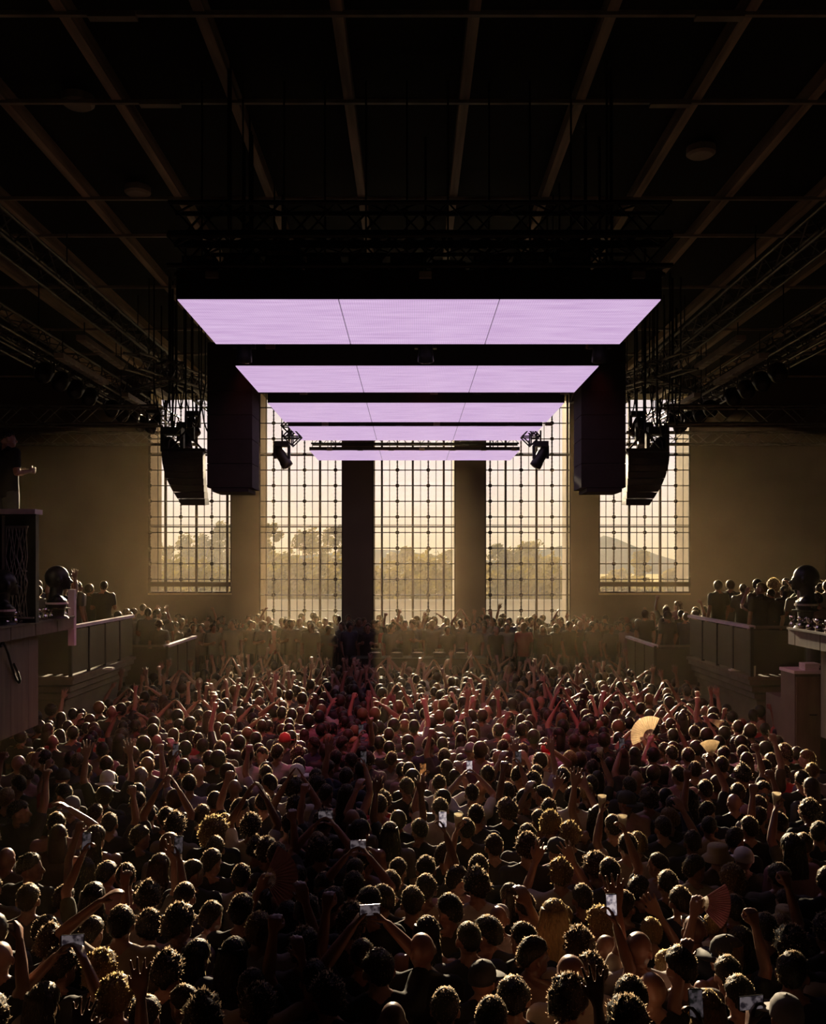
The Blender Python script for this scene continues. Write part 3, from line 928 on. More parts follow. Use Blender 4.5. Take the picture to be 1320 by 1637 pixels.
def bust(loc, rz, sc, label):
    t = empty('bust', loc, label, 'bust', 'black busts on the balcony ledges')
    t.rotation_euler = (0, 0, rz)
    mb = MB()
    mb.ell((0, -0.01, 0.475), (0.150, 0.185, 0.185), nu=24, nv=16)
    mb.ell((0, 0.10, 0.40), (0.085, 0.095, 0.12), nu=18, nv=12)
    mb.cap((0, 0.185, 0.435), (0, 0.215, 0.40), 0.014, 0.024)      # nose
    mb.ell((0, 0.185, 0.352), (0.032, 0.018, 0.016), nu=10, nv=6)  # lips
    mb.ell((0, 0.165, 0.31), (0.04, 0.035, 0.028), nu=10, nv=6)    # chin
    for s in (-1, 1):
        mb.ell((s * 0.148, 0.02, 0.43), (0.02, 0.035, 0.055), nu=10, nv=8)
        mb.cap((s * 0.02, 0.178, 0.463), (s * 0.07, 0.165, 0.463), 0.013, 0.012)
    mb.cap((0, -0.03, 0.16), (0, 0.0, 0.38), 0.105, 0.095, 16)
    mb.cap((-0.13, -0.01, 0.12), (0.13, -0.01, 0.12), 0.085, 0.085, 14)
    mb.lathe([(0.03, 0.0), (0.19, 0.0), (0.205, 0.06), (0.20, 0.12), (0.12, 0.17)], (0, -0.01, 0.0), 24, None, 1.0, 0.75)
    me = remesh(mb, 0.011, 4, 5200, 'bust_body', M['blackgloss'])
    link('bust_body', me, t)
    MB().lathe([(0.17, 0), (0.215, 0.0), (0.215, 0.03), (0.17, 0.03)], (0, -0.01, 0.06), 24, None, 1.0, 0.78).build('collar_band', M['alu'] if rz > 0 else M['lilac'], t)
    t.scale = (sc, sc, sc)
    return t

def fitting(loc, label, group):
    """Small shiny clamp head: body, nozzle, handle."""
    t = empty('metal_fitting', loc, label, 'fitting', group)
    MB().lathe([(0.03, 0), (0.05, 0.0), (0.05, 0.05), (0.035, 0.07), (0.035, 0.12), (0.05, 0.13), (0.045, 0.17), (0.01, 0.18)], (0, 0, 0), 10).build('body', M['chrome'], t, True)
    MB().cap((0, 0, 0.09), (0.06, 0.05, 0.16), 0.02, 0.016, 7).build('nozzle', M['chrome'], t, True)
    MB().cap((-0.06, 0, 0.12), (0.05, -0.04, 0.10), 0.012, 0.012, 7).build('handle', M['blackgloss'], t, True)
    return t

bust((-5.62, 12.95, 3.62), math.radians(-52), 0.96, 'black bust facing the stage, at the photo left edge beside the metal lattice booth')
bust((-5.50, 14.60, 3.65), math.radians(-62), 1.0, 'black bust seen in profile near the pale lilac post')
bust((5.80, 13.80, 3.66), math.radians(66), 1.0, 'black bust on the ledge above the white cabinet')
# plinth blocks under the busts, rail with fittings
for nm, x, y in (('near the booth', -5.62, 12.95), ('near the lilac post', -5.50, 14.60), ('above the white cabinet', 5.80, 13.80)):
    z0, z1 = (3.49, 3.62 if y < 14 else 3.65) if x < 0 else (3.39, 3.66)
    tag(MB().lathe([(0.12, 0), (0.17, 0.0), (0.15, 0.03), (0.11, 0.05), (0.11, z1 - z0 - 0.03), (0.19, z1 - z0 - 0.01), (0.19, z1 - z0), (0.05, z1 - z0)], (x, y, z0), 20).build('plinth', M['black']), 'low round black plinth under the bust %s' % nm, 'plinth')
for s, X, ys, zt, nm in ((-1, LB, [12.9 + 0.27 * k for k in range(9)], 3.49, 'bust side'), (1, RB, [11.9 + 0.3 * k for k in range(8)], 3.39, 'cabinet side')):
    tb = tag(MB().tube((s * (X + 0.16), ys[0] - 0.3, zt + 0.03), (s * (X + 0.16), ys[-1] + 0.12, zt + 0.03), 0.03, n=10).build('metal_tube', M['chrome']), 'shiny metal tube lying along the balcony ledge on the %s' % nm, 'tube')
    for k, y in enumerate(ys):
        f = fitting((s * (X + 0.07), y, zt), 'small shiny clamp fitting on the %s balcony ledge, %s from the camera' % (nm, 'first second third fourth fifth sixth seventh eighth ninth'.split()[k]), 'clamp fittings on the %s ledge' % nm)
        f.rotation_euler = (0, 0, k * 1.9)

# booth with the metal lattice, and its rail
bz0, bz1 = 3.49, P(0, 822, 13.4).z
BX = P(57, 0, 13.4).x
bt = empty('lattice_booth', (BX, 13.4, bz0), 'black booth with a zigzag metal lattice front and pale rail at the photo left edge', 'booth')
MB().box((-2.6, 0, 0), (0, 0.12, bz1 - bz0)).build('shell', M['black'], bt)
MB().box((-2.6, -0.10, bz1 - bz0), (0.03, 0.18, bz1 - bz0 + 0.07)).build('hand_rail', M['lilac'], bt)
MB().box((-0.47, -0.03, 0.05), (-0.44, 0.0, bz1 - bz0 - 0.02)).build('trim_strip', M['alu'], bt)
zb = 1.36
MB().box((-0.42, -0.03, zb), (-0.10, 0.0, zb + 0.025)).build('trim_strip', M['alu'], bt)
MB().box((-0.42, -0.03, 0.06), (-0.02, 0.0, 0.085)).build('trim_strip', M['alu'], bt)
rnd = random.Random(8)
for k in range(13):
    x = -0.41 + k * 0.025
    w = rnd.choice((0.05, 0.08, 0.11)) * (1 if k % 2 else -1)
    pts = [(x, -0.02, zb), (min(-0.11, max(-0.42, x + w)), -0.02, zb - 0.42), (min(-0.11, max(-0.42, x - w * 0.4)), -0.02, zb - 0.78), (min(-0.11, max(-0.42, x + w * 0.8)), -0.02, 0.08)]
    MB().path(pts, 0.006, 5).build('lattice_bar', M['alu'], bt)
MB().box((-0.22, -0.02, 0.73), (-0.12, 0.0, 0.75)).build('lattice_bar', M['alu'], bt)

# white cabinet with a stack of papers on the cabinet side
q0, q1 = P(1270, 1115, 14.6), P(1312, 1072, 14.6)
cb = empty('cabinet', (q0.x, 14.6, 0), 'pale cabinet standing against the cabinet side balcony wall', 'cabinet')
MB().box((0, 0, 0), (q1.x - q0.x, 0.55, q1.z - 0.05)).build('body', M['brownpanel'], cb)
MB().box((0.02, -0.02, 0.08), (q1.x - q0.x - 0.02, 0.0, q1.z - 0.1)).build('door', M['ply'], cb)
MB().box((0.22, -0.045, 1.98), (0.33, -0.02, 2.0)).build('handle', M['black'], cb)
MB().box((-0.02, -0.03, q1.z - 0.05), (q1.x - q0.x + 0.02, 0.56, q1.z)).build('top', M['white'], cb)
for k in range(3):
    tag(MB().box((q1.x - 0.24, 14.62, q1.z + 0.002 + k * 0.036), (q1.x - 0.02 + 0.01 * k, 14.85, q1.z + 0.034 + k * 0.036)).build('folder', M['white']), 'white folder lying on the pale cabinet, %s of three' % ('lowest', 'middle', 'topmost')[k], 'folder', 'folders on the cabinet')
# ------------------------------------------------------------------ people: fused bodies, clothes, hair
V = Vector
PIV = V((0, 0.0, 1.50))                      # neck pivot of a 1.74 m figure facing +Y
SH = V((0.185, -0.01, 1.425))                # right shoulder

ARMS = {   # elbow, wrist, hand style, way the palm faces
    'down': ((0.245, -0.04, 1.15), (0.235, 0.05, 0.91), 'relax', (-1, 0, 0)),
    'bent': ((0.250, -0.02, 1.15), (0.17, 0.20, 1.20), 'relax', (-1, 0, 0.2)),
    'up': ((0.275, 0.05, 1.665), (0.250, 0.12, 1.915), 'open', (0, 1, 0)),
    'fist': ((0.265, 0.06, 1.665), (0.225, 0.15, 1.905), 'fist', (-0.3, 1, 0)),
    'ubent': ((0.370, 0.10, 1.535), (0.270, 0.21, 1.765), 'relax', (-0.4, 0.8, 0)),
    'phone2': ((0.290, 0.17, 1.590), (0.100, 0.27, 1.800), 'grip', (-1, 0.2, 0)),
    'phone1': ((0.265, 0.09, 1.655), (0.190, 0.22, 1.885), 'grip', (-1, 0.1, 0)),
    'clap': ((0.245, 0.10, 1.655), (0.118, 0.15, 1.885), 'open', (-1, 0, 0)),
    'head': ((0.385, 0.00, 1.600), (0.130, -0.01, 1.800), 'relax', (-0.4, 0, -1)),
    'point': ((0.230, 0.08, 1.700), (0.185, 0.17, 1.950), 'point', (0, 1, 0)),
    'front': ((0.290, 0.13, 1.450), (0.170, 0.27, 1.680), 'open', (0, 1, 0.1)),
    'out': ((0.420, 0.05, 1.440), (0.630, 0.14, 1.520), 'relax', (0, 0, -1)),
}
POSES = {  # right arm, left arm
    'rest': ('down', 'down'), 'dance': ('bent', 'bent'), 'open': ('up', 'down'), 'fist': ('fist', 'bent'),
    'bentup': ('ubent', 'down'), 'both': ('up', 'up'), 'phone2': ('phone2', 'phone2'), 'phone1': ('phone1', 'down'),
    'clap': ('clap', 'clap'), 'head': ('head', 'down'), 'point': ('point', 'bent'), 'front': ('front', 'front'), 'out': ('out', 'down'),
}
FING = [(0.033, 0.086, 0.9), (0.011, 0.095, 1.0), (-0.012, 0.088, 0.95), (-0.034, 0.068, 0.85)]

def hand_shapes(mb, el, wr, style, palm, k=1.0):
    """Palm, four bent fingers and a thumb that leaves the side of the palm."""
    el, wr = V(el), V(wr)
    d = (wr - el).normalized()
    n = V(palm)
    n = (n - d * n.dot(d)).normalized()      # palm faces n
    s = d.cross(n).normalized()
    if s.x * (1 if abs(s.x) > 0.3 else 0) > 0:      # thumb towards the head
        s = -s
    curl = {'open': 0.10, 'relax': 0.45, 'fist': 1.45, 'grip': 0.75, 'point': 1.4}[style]
    spread = 2.4 if style == 'open' else 1.0
    k *= 1.12 if style == 'open' else 1.0
    for i, (off, ln, lf) in enumerate(FING):
        o = s * off * k
        base = wr + d * 0.085 * k + o
        mb.cap(wr + o * 0.45, base, 0.016 * k, 0.0135 * k, 7)
        c = 0.08 if (style == 'point' and i == 0) else curl
        p, a = base, c * 0.5
        dd = (d + s * off * 5 * (spread - 0.9)).normalized()
        for j, part in enumerate((0.45, 0.32, 0.25)):
            q = p + (dd * math.cos(a) + n * math.sin(a)) * ln * part * k
            mb.cap(p, q, (0.0106 - 0.0008 * j) * k, (0.0097 - 0.0008 * j) * k, 7)
            p = q
            a += c
    t0 = wr + d * 0.025 * k + s * 0.022 * k
    t1 = t0 + (s * 0.9 + d * 0.75 + n * (0.25 + 0.4 * min(1, curl))).normalized() * 0.042 * k
    t2 = t1 + (s * 0.25 * (1 - curl) + d * 0.9 + n * min(1.0, curl) * 0.8).normalized() * 0.045 * k
    mb.cap(t0, t1, 0.0165 * k, 0.012 * k, 7)
    mb.cap(t1, t2, 0.0118 * k, 0.009 * k, 7)

def flip(p, on):
    return V((-p[0], p[1], p[2])) if on else V(p)

def body_shapes(pose):
    mb = MB()
    # trunk
    mb.lathe([(0.04, 0.80), (0.145, 0.84), (0.165, 0.92), (0.150, 1.03), (0.146, 1.10), (0.160, 1.22), (0.172, 1.32), (0.155, 1.40), (0.07, 1.46)], (0, 0.0, 0), 20, None, 1.0, 0.68)
    mb.ell((0, 0.035, 1.31), (0.135, 0.085, 0.11))
    mb.cap((-0.135, -0.015, 1.415), (0.135, -0.015, 1.415), 0.062, 0.062)
    for s in (-1, 1):
        mb.cap((s * 0.035, -0.02, 1.50), (s * 0.15, -0.015, 1.43), 0.042, 0.045)
    # neck, skull, face
    mb.cap((0, -0.015, 1.42), (0, 0.005, 1.56), 0.058, 0.053, 12)
    mb.ell((0, 0.005, 1.645), (0.074, 0.095, 0.098), nu=18, nv=12)
    mb.ell((0, 0.042, 1.585), (0.056, 0.058, 0.072), nu=16, nv=10)
    mb.ell((0, 0.078, 1.545), (0.030, 0.024, 0.022), nu=10, nv=7)      # chin
    mb.cap((0, 0.094, 1.640), (0, 0.114, 1.603), 0.010, 0.017, 7)        # nose
    mb.ell((0, 0.097, 1.568), (0.024, 0.012, 0.011), nu=9, nv=6)        # mouth
    for s in (-1, 1):
        mb.cap((s * 0.014, 0.090, 1.652), (s * 0.046, 0.078, 1.652), 0.011, 0.010, 7)   # brow
        mb.ell((s * 0.030, 0.082, 1.632), (0.013, 0.012, 0.010), nu=8, nv=6)              # eye
        mb.ell((s * 0.079, -0.004, 1.622), (0.013, 0.021, 0.033), Euler((0.2, 0, s * 0.35)).to_matrix(), nu=9, nv=7)  # ear
        # legs
        mb.cap((s * 0.085, 0, 0.88), (s * 0.10, 0.015, 0.49), 0.092, 0.062, 11)
        mb.cap((s * 0.10, 0.015, 0.49), (s * 0.11, -0.015, 0.09), 0.060, 0.042, 11)
        mb.ell((s * 0.105, -0.012, 0.36), (0.058, 0.064, 0.12))
        mb.cap((s * 0.11, -0.03, 0.045), (s * 0.13, 0.14, 0.034), 0.044, 0.034, 9)
    for side, key in ((0, POSES[pose][0]), (1, POSES[pose][1])):
        el, wr, style, palm = ARMS[key]
        sh, el, wr, palm = flip(SH, side), flip(el, side), flip(wr, side), flip(palm, side)
        mb.ell(sh, (0.062, 0.062, 0.062))
        mb.cap(sh, el, 0.053, 0.041, 10)
        m = el.lerp(wr, 0.3)
        mb.cap(el, m, 0.041, 0.043, 9)
        mb.cap(m, wr, 0.043, 0.027, 9)
        hand_shapes(mb, el, wr, style, palm)
    return mb

def tee_shapes(pose, sleeves=True):
    mb = MB()
    top = [(0.172, 1.38), (0.10, 1.455), (0.03, 1.47)] if sleeves else [(0.165, 1.355), (0.10, 1.385), (0.02, 1.39)]
    mb.lathe([(0.04, 0.80), (0.172, 0.815), (0.182, 0.86), (0.172, 1.0), (0.168, 1.10), (0.177, 1.22), (0.187, 1.32)] + top, (0, 0.0, 0), 22, None, 1.0, 0.72)
    mb.ell((0, 0.035, 1.30), (0.150, 0.097, 0.12))
    if sleeves:
        mb.cap((-0.135, -0.015, 1.415), (0.135, -0.015, 1.415), 0.076, 0.076)
        for s in (-1, 1):
            mb.cap((s * 0.05, -0.02, 1.487), (s * 0.15, -0.015, 1.435), 0.048, 0.054)
        for side, key in ((0, POSES[pose][0]), (1, POSES[pose][1])):
            el, sh = flip(ARMS[key][0], side), flip(SH, side)
            mb.ell(sh, (0.078, 0.078, 0.078))
            mb.cap(sh, V(sh).lerp(V(el), 0.62), 0.071, 0.064, 11)
    else:
        for s in (-1, 1):
            mb.cap((s * 0.095, 0.085, 1.34), (s * 0.088, -0.01, 1.480), 0.034, 0.030)
            mb.cap((s * 0.088, -0.02, 1.480), (s * 0.095, -0.085, 1.32), 0.030, 0.034)
    return mb

def arrays(me):
    n = len(me.vertices)
    v = np.empty(n * 3, np.float32)
    me.vertices.foreach_get('co', v)
    me.calc_loop_triangles()
    f = np.empty(len(me.loop_triangles) * 3, np.int32)
    me.loop_triangles.foreach_get('vertices', f)
    return v.reshape(-1, 3), f.reshape(-1, 3)

def from_arrays(name, v, f, m=None):
    me = bpy.data.meshes.new(name)
    me.vertices.add(len(v))
    me.vertices.foreach_set('co', np.ascontiguousarray(v, np.float32).ravel())
    me.loops.add(len(f) * 3)
    me.loops.foreach_set('vertex_index', np.ascontiguousarray(f, np.int32).ravel())
    me.polygons.add(len(f))
    me.polygons.foreach_set('loop_start', np.arange(len(f), dtype=np.int32) * 3)
    me.polygons.foreach_set('use_smooth', np.ones(len(f), bool))
    if m:
        me.materials.append(m)
    me.update(calc_edges=True)
    return me

BODY, TEE, TANK, LOW = {}, {}, {}, {}
def rot_head(v, yaw, pitch):
    """Turns the head of a body on its neck; hands near the head stay where they are."""
    if not yaw and not pitch:
        return v
    c = np.array([0, 0.015, 1.625])
    d = np.linalg.norm((v - c) * np.array([1.15, 1.0, 0.95]), axis=1)
    wgt = np.clip((0.165 - d) / 0.045, 0, 1)
    neck = (np.hypot(v[:, 0], v[:, 1] + 0.005) < 0.085) & (v[:, 2] > 1.44) & (v[:, 2] < 1.60)
    wgt = np.where(neck, np.maximum(wgt, np.clip((v[:, 2] - 1.45) / 0.1, 0, 1)), wgt)[:, None]
    R = np.array(Euler((pitch, 0, yaw)).to_matrix())
    p = np.array(PIV)
    return v * (1 - wgt) + ((v - p) @ R.T + p) * wgt

def mirror(v, f):
    w = v.copy()
    w[:, 0] *= -1
    return w, f[:, ::-1].copy()

SKINMATS = [mat('skin_%d' % i, c, 0.42, vary=0.08, scale=14, spec=0.5, sheen=0.1) for i, c in enumerate(((0.25, 0.118, 0.08), (0.20, 0.09, 0.06), (0.28, 0.14, 0.10), (0.13, 0.056, 0.036)))]
HAIRMATS = {n: mat('hair_' + n, c, 0.50, vary=0.35, scale=30, spec=0.18, stretch=(3, 3, 0.6), trans=tr * 0.5, sheen=0.25, bump=0.5) for n, c, tr in
            (('black', (0.007, 0.005, 0.004), .1), ('dark', (0.014, 0.009, 0.005), .15), ('brown', (0.034, 0.018, 0.009), .2), ('fair', (0.13, 0.075, 0.03), .3), ('blonde', (0.30, 0.18, 0.07), .4), ('grey', (0.22, 0.19, 0.17), .25))}
CLOTH = {n: mat('cloth_' + n, c, 0.85, vary=0.15, scale=9, spec=0.25, sheen=0.08) for n, c in
         (('black', (0.012, 0.011, 0.011)), ('charcoal', (0.03, 0.028, 0.028)), ('navy', (0.018, 0.02, 0.038)), ('olive', (0.05, 0.047, 0.025)), ('brown', (0.07, 0.045, 0.03)),
          ('grey', (0.10, 0.088, 0.085)), ('white', (0.36, 0.32, 0.31)), ('pink', (0.28, 0.14, 0.16)), ('red', (0.26, 0.015, 0.018)), ('cream', (0.30, 0.24, 0.18)), ('lilac', (0.2, 0.15, 0.23)))}
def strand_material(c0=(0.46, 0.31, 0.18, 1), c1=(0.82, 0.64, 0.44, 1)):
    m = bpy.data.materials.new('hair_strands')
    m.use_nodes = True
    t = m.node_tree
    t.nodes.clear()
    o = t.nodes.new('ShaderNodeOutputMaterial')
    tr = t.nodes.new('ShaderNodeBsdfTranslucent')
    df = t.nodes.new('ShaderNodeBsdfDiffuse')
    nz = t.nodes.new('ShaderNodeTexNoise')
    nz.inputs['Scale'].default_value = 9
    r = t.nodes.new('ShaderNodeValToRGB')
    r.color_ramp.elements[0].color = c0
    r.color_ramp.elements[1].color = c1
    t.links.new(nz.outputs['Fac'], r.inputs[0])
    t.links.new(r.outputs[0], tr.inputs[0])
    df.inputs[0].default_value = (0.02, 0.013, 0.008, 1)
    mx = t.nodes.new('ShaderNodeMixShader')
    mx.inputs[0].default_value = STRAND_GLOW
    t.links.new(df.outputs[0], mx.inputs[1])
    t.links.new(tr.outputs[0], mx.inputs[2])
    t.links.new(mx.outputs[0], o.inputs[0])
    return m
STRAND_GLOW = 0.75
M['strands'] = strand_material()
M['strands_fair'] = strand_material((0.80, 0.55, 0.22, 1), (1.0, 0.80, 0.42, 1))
M['trousers'] = mat('cloth_trousers', (0.02, 0.02, 0.025), 0.85, vary=0.2, scale=9)

for name in POSES:
    me = remesh(body_shapes(name), 0.0072, 3, 9000, 'body_' + name)
    BODY[name] = arrays(me)
    lo = evaluated(me, [('DECIMATE', dict(ratio=0.09))])
    tm = remesh(tee_shapes(name), 0.015, 4, 1300, 'tee_' + name)
    TEE[name] = arrays(tm)
    tl = evaluated(tm, [('DECIMATE', dict(ratio=0.16))])
    LOW[name] = (arrays(lo), arrays(tl))
    for q in (me, lo, tm, tl):
        bpy.data.meshes.remove(q)
TANK['tank'] = arrays(remesh(tee_shapes('rest', False), 0.014, 3, 1100, 'tank'))
tr_ = MB()
tr_.ell((0, 0.0, 0.92), (0.175, 0.125, 0.12))
for s in (-1, 1):
    tr_.cap((s * 0.085, 0, 0.88), (s * 0.10, 0.012, 0.49), 0.104, 0.082, 10)
    tr_.cap((s * 0.10, 0.0, 0.49), (s * 0.107, -0.015, 0.10), 0.086, 0.066, 10)
    tr_.ell((s * 0.105, -0.014, 0.36), (0.072, 0.078, 0.14))
TROUS = remesh(tr_, 0.02, 3, 500, 'trousers', M['trousers'])

# ---- hair and hats, in head space (origin at the neck pivot)
HC = V((0, 0.003, 0.145))
HR = (0.077, 0.099, 0.103)
def hair_mesh(style, seed):
    rnd = random.Random(seed)
    mb = MB()
    spikes = []
    thick = {'short': 0.013, 'crop': 0.006, 'curly': 0.027, 'long': 0.014, 'bob': 0.022, 'bun': 0.010, 'pony': 0.010, 'afro': 0.05}[style]
    rough = {'short': 0.004, 'crop': 0.0, 'curly': 0.011, 'long': 0.002, 'bob': 0.004, 'bun': 0.001, 'pony': 0.001, 'afro': 0.012}[style]
    nu, nv = 26, 17
    vs, fs = [], []
    ph = [rnd.uniform(0, 6.28) for _ in range(6)]
    for k in range(nv + 1):
        el = -math.pi / 2 + math.pi * k / nv
        for i in range(nu):
            az = 2 * math.pi * i / nu               # 0 = the face side (+Y)
            back = (1 - math.cos(az)) / 2
            low = -62 if style in ('bob', 'long', 'afro') else -40
            thr = 30 + (low - 30) * back ** 0.75 + 5 * math.sin(3 * az + ph[0])
            if abs(math.sin(az)) > 0.8 and style in ('short', 'crop', 'bun', 'pony'):
                thr += 12
            t = min(1, max(0, (math.degrees(el) - thr) / 13))
            t = t * t * (3 - 2 * t)
            wave = math.sin(5 * az + ph[1] + 3 * el) * math.sin(6 * el + ph[2]) * rough * 0.8
            topk = 1 + (0.5 if style in ('short', 'curly') else 0.1) * max(0, math.sin(el)) ** 2
            th = (thick * topk + wave + rnd.uniform(-1, 1) * rough) * t - 0.016 * (1 - t)
            d = V((math.sin(az) * math.cos(el), math.cos(az) * math.cos(el), math.sin(el)))
            p = V((d.x * (HR[0] + th), d.y * (HR[1] + th), d.z * (HR[2] + th))) + HC
            vs.append(p)
            if t > 0.8:
                spikes.append((p, d))
    for k in range(nv):
        for i in range(nu):
            j = (i + 1) % nu
            fs.append((k * nu + i, k * nu + j, (k + 1) * nu + j, (k + 1) * nu + i)[::-1])
    mb.add(vs, fs)
    if style == 'long':
        rings = []
        for z in np.linspace(0.21, -0.29, 12):
            u = (0.21 - z) / 0.50
            rx = 0.084 + 0.040 * math.sin(min(1, u * 1.4) * math.pi / 2) - 0.02 * max(0, u - 0.7) / 0.3
            cy, ry = -0.045 - 0.02 * u, 0.062 - 0.012 * u
            rings.append([(rx * math.cos(a) * (1 + 0.05 * math.sin(7 * a + ph[3])), cy + ry * math.sin(a), z + rnd.uniform(-.01, .01)) for a in (2 * math.pi * i / 18 for i in range(18))])
        pts = [p for r in rings for p in r]
        ff = [(k * 18 + i, k * 18 + (i + 1) % 18, (k + 1) * 18 + (i + 1) % 18, (k + 1) * 18 + i)[::-1] for k in range(11) for i in range(18)]
        ff += [tuple(range(18)), tuple(range(11 * 18, 12 * 18))[::-1]]
        mb.add(pts, ff)
        for r in rings[2:]:
            for p in r:
                spikes.append((V(p), (V(p) - V((0, -0.03, p[2]))).normalized()))
    if style == 'bun':
        mb.ell((0, -0.045, 0.275), (0.045, 0.045, 0.04), nu=12, nv=8)
    if style == 'pony':
        mb.ell((0, -0.125, 0.19), (0.03, 0.035, 0.03), nu=10, nv=7)
        mb.cap((0, -0.14, 0.18), (0, -0.15, -0.02), 0.032, 0.014, 9)
    nbase = len(mb.f)
    ns = {'short': 620, 'crop': 520, 'curly': 620, 'long': 950, 'bob': 420, 'bun': 240, 'pony': 260, 'afro': 800}[style]
    ln = {'short': 0.0085, 'crop': 0.006, 'curly': 0.018, 'long': 0.04, 'bob': 0.024, 'bun': 0.010, 'pony': 0.012, 'afro': 0.026}[style]
    for _ in range(ns):
        p, d = rnd.choice(spikes)
        p = p + V((rnd.uniform(-1, 1), rnd.uniform(-1, 1), rnd.uniform(-1, 1))) * 0.008 - d * 0.004
        r3 = V((rnd.uniform(-1, 1), rnd.uniform(-1, 1), rnd.uniform(-1, 1)))
        dirn = (d * 0.7 + r3 * 0.6).normalized() if style in ('curly', 'afro') else (d * 0.5 + V((0, -0.5, 0.1)) + r3 * 0.5).normalized() if style in ('short', 'crop') else (d * 0.3 + V((0, 0, -1)) + r3 * 0.3).normalized()
        side = dirn.cross(d + r3 * 0.3).normalized() * 0.0022
        L = ln * rnd.uniform(0.5, 1.0)
        mid = p + dirn * L * 0.55 + r3 * L * 0.12
        mb.add([p - side, p + side, mid + side * .7, mid - side * .7, p + dirn * L], [(0, 1, 2, 3), (3, 2, 4)])
    me = mb.mesh('hair_' + style, HAIRMATS['dark'], True)
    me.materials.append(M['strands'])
    mi = np.zeros(len(me.polygons), np.int32)
    mi[nbase:] = 1
    me.polygons.foreach_set('material_index', mi)
    me.update()
    return me

HAIR = {}
for st, nvar in (('short', 4), ('crop', 2), ('curly', 4), ('long', 3), ('bob', 2), ('bun', 1), ('pony', 2), ('afro', 1)):
    HAIR[st] = [hair_mesh(st, 31 * i + len(st)) for i in range(nvar)]

def cap_mesh(back):
    mb = MB()
    n = 20
    prof = [(0.094, -0.012), (0.096, 0.02), (0.090, 0.06), (0.068, 0.095), (0.035, 0.113), (0.006, 0.118), (0.004, 0.124)]
    mb.lathe(prof, HC + V((0, -0.002, 0.005)), n, None, 0.93, 1.16)
    s = -1 if back else 1
    vs = []
    for r in (0.09, 0.185):
        for i in range(9):
            a = math.radians(-62 + 124 * i / 8)
            dz = 0.012 * math.cos(a) if r > .1 else 0
            vs.append(V((math.sin(a) * r * 0.80, s * (math.cos(a) * r * 1.03 + 0.018), -0.008 - dz)) + HC)
    vs += [v + V((0, 0, 0.006)) for v in vs]
    fs = [(i, i + 1, 10 + i, 9 + i) for i in range(8)] + [(18 + i, 27 + i, 28 + i, 19 + i) for i in range(8)]
    fs += [(9 + i, 10 + i, 28 + i, 27 + i) for i in range(8)] + [(0, 9, 27, 18), (8, 26, 35, 17)]
    mb.add(vs, fs)
    return mb.mesh('cap', None, True)
def bucket_mesh():
    mb = MB()
    mb.lathe([(0.150, -0.035), (0.152, -0.030), (0.100, 0.010), (0.094, 0.075), (0.086, 0.088), (0.04, 0.094), (0.005, 0.095)], HC, 22, None, 0.93, 1.1)
    return mb.mesh('hat', None, True)
def glasses_mesh(up):
    mb = MB()
    z, y = (0.205, 0.082) if up else (0.135, 0.104)
    for s in (-1, 1):
        mb.ell((s * 0.036, y, z), (0.031, 0.008, 0.021), nu=12, nv=7)
        mb.tube((s * 0.066, y, z + 0.006), (s * 0.088, -0.01, z + (0.0 if not up else -0.02)), 0.0035, n=5)
    mb.tube((-0.01, y + 0.003, z + 0.004), (0.01, y + 0.003, z + 0.004), 0.004, n=5)
    return mb.mesh('sunglasses', None, True)
def headphones():
    pass
CAPM = {'capb': cap_mesh(True), 'capf': cap_mesh(False), 'bucket': bucket_mesh(), 'shades_up': glasses_mesh(True), 'shades': glasses_mesh(False)}
HATMATS = {n: mat('hat_' + n, c, 0.8, vary=0.12, scale=12) for n, c in (('black', (0.015, 0.014, 0.014)), ('white', (0.62, 0.56, 0.54)), ('red', (0.42, 0.02, 0.02)), ('beige', (0.30, 0.22, 0.13)), ('grey', (0.13, 0.12, 0.12)))}
M['shade_lens'] = mat('shade_lens', (0.02, 0.05, 0.09), 0.12, vary=0.2, scale=20, coat=1.0)

MESHES = {}
def body_variant(pose, mir, yaw, pitch, bodytype='tee'):
    key = (pose, mir, yaw, pitch)
    if key not in MESHES:
        v, f = BODY[pose]
        if mir:
            v, f = mirror(v, f)
        v = rot_head(v, math.radians(yaw), math.radians(pitch))
        MESHES[key] = from_arrays('person', v, f, SKINMATS[0])
    return MESHES[key]
def shirt_variant(pose, mir, kind):
    key = (pose if kind == 'tee' else 'tank', mir if kind == 'tee' else 0, kind)
    if key not in MESHES:
        v, f = TEE[pose] if kind == 'tee' else TANK['tank']
        if mir and kind == 'tee':
            v, f = mirror(v, f)
        MESHES[key] = from_arrays('shirt', v, f, CLOTH['black'])
    return MESHES[key]

def set_mat(o, m):
    o.material_slots[0].link = 'OBJECT'
    o.material_slots[0].material = m

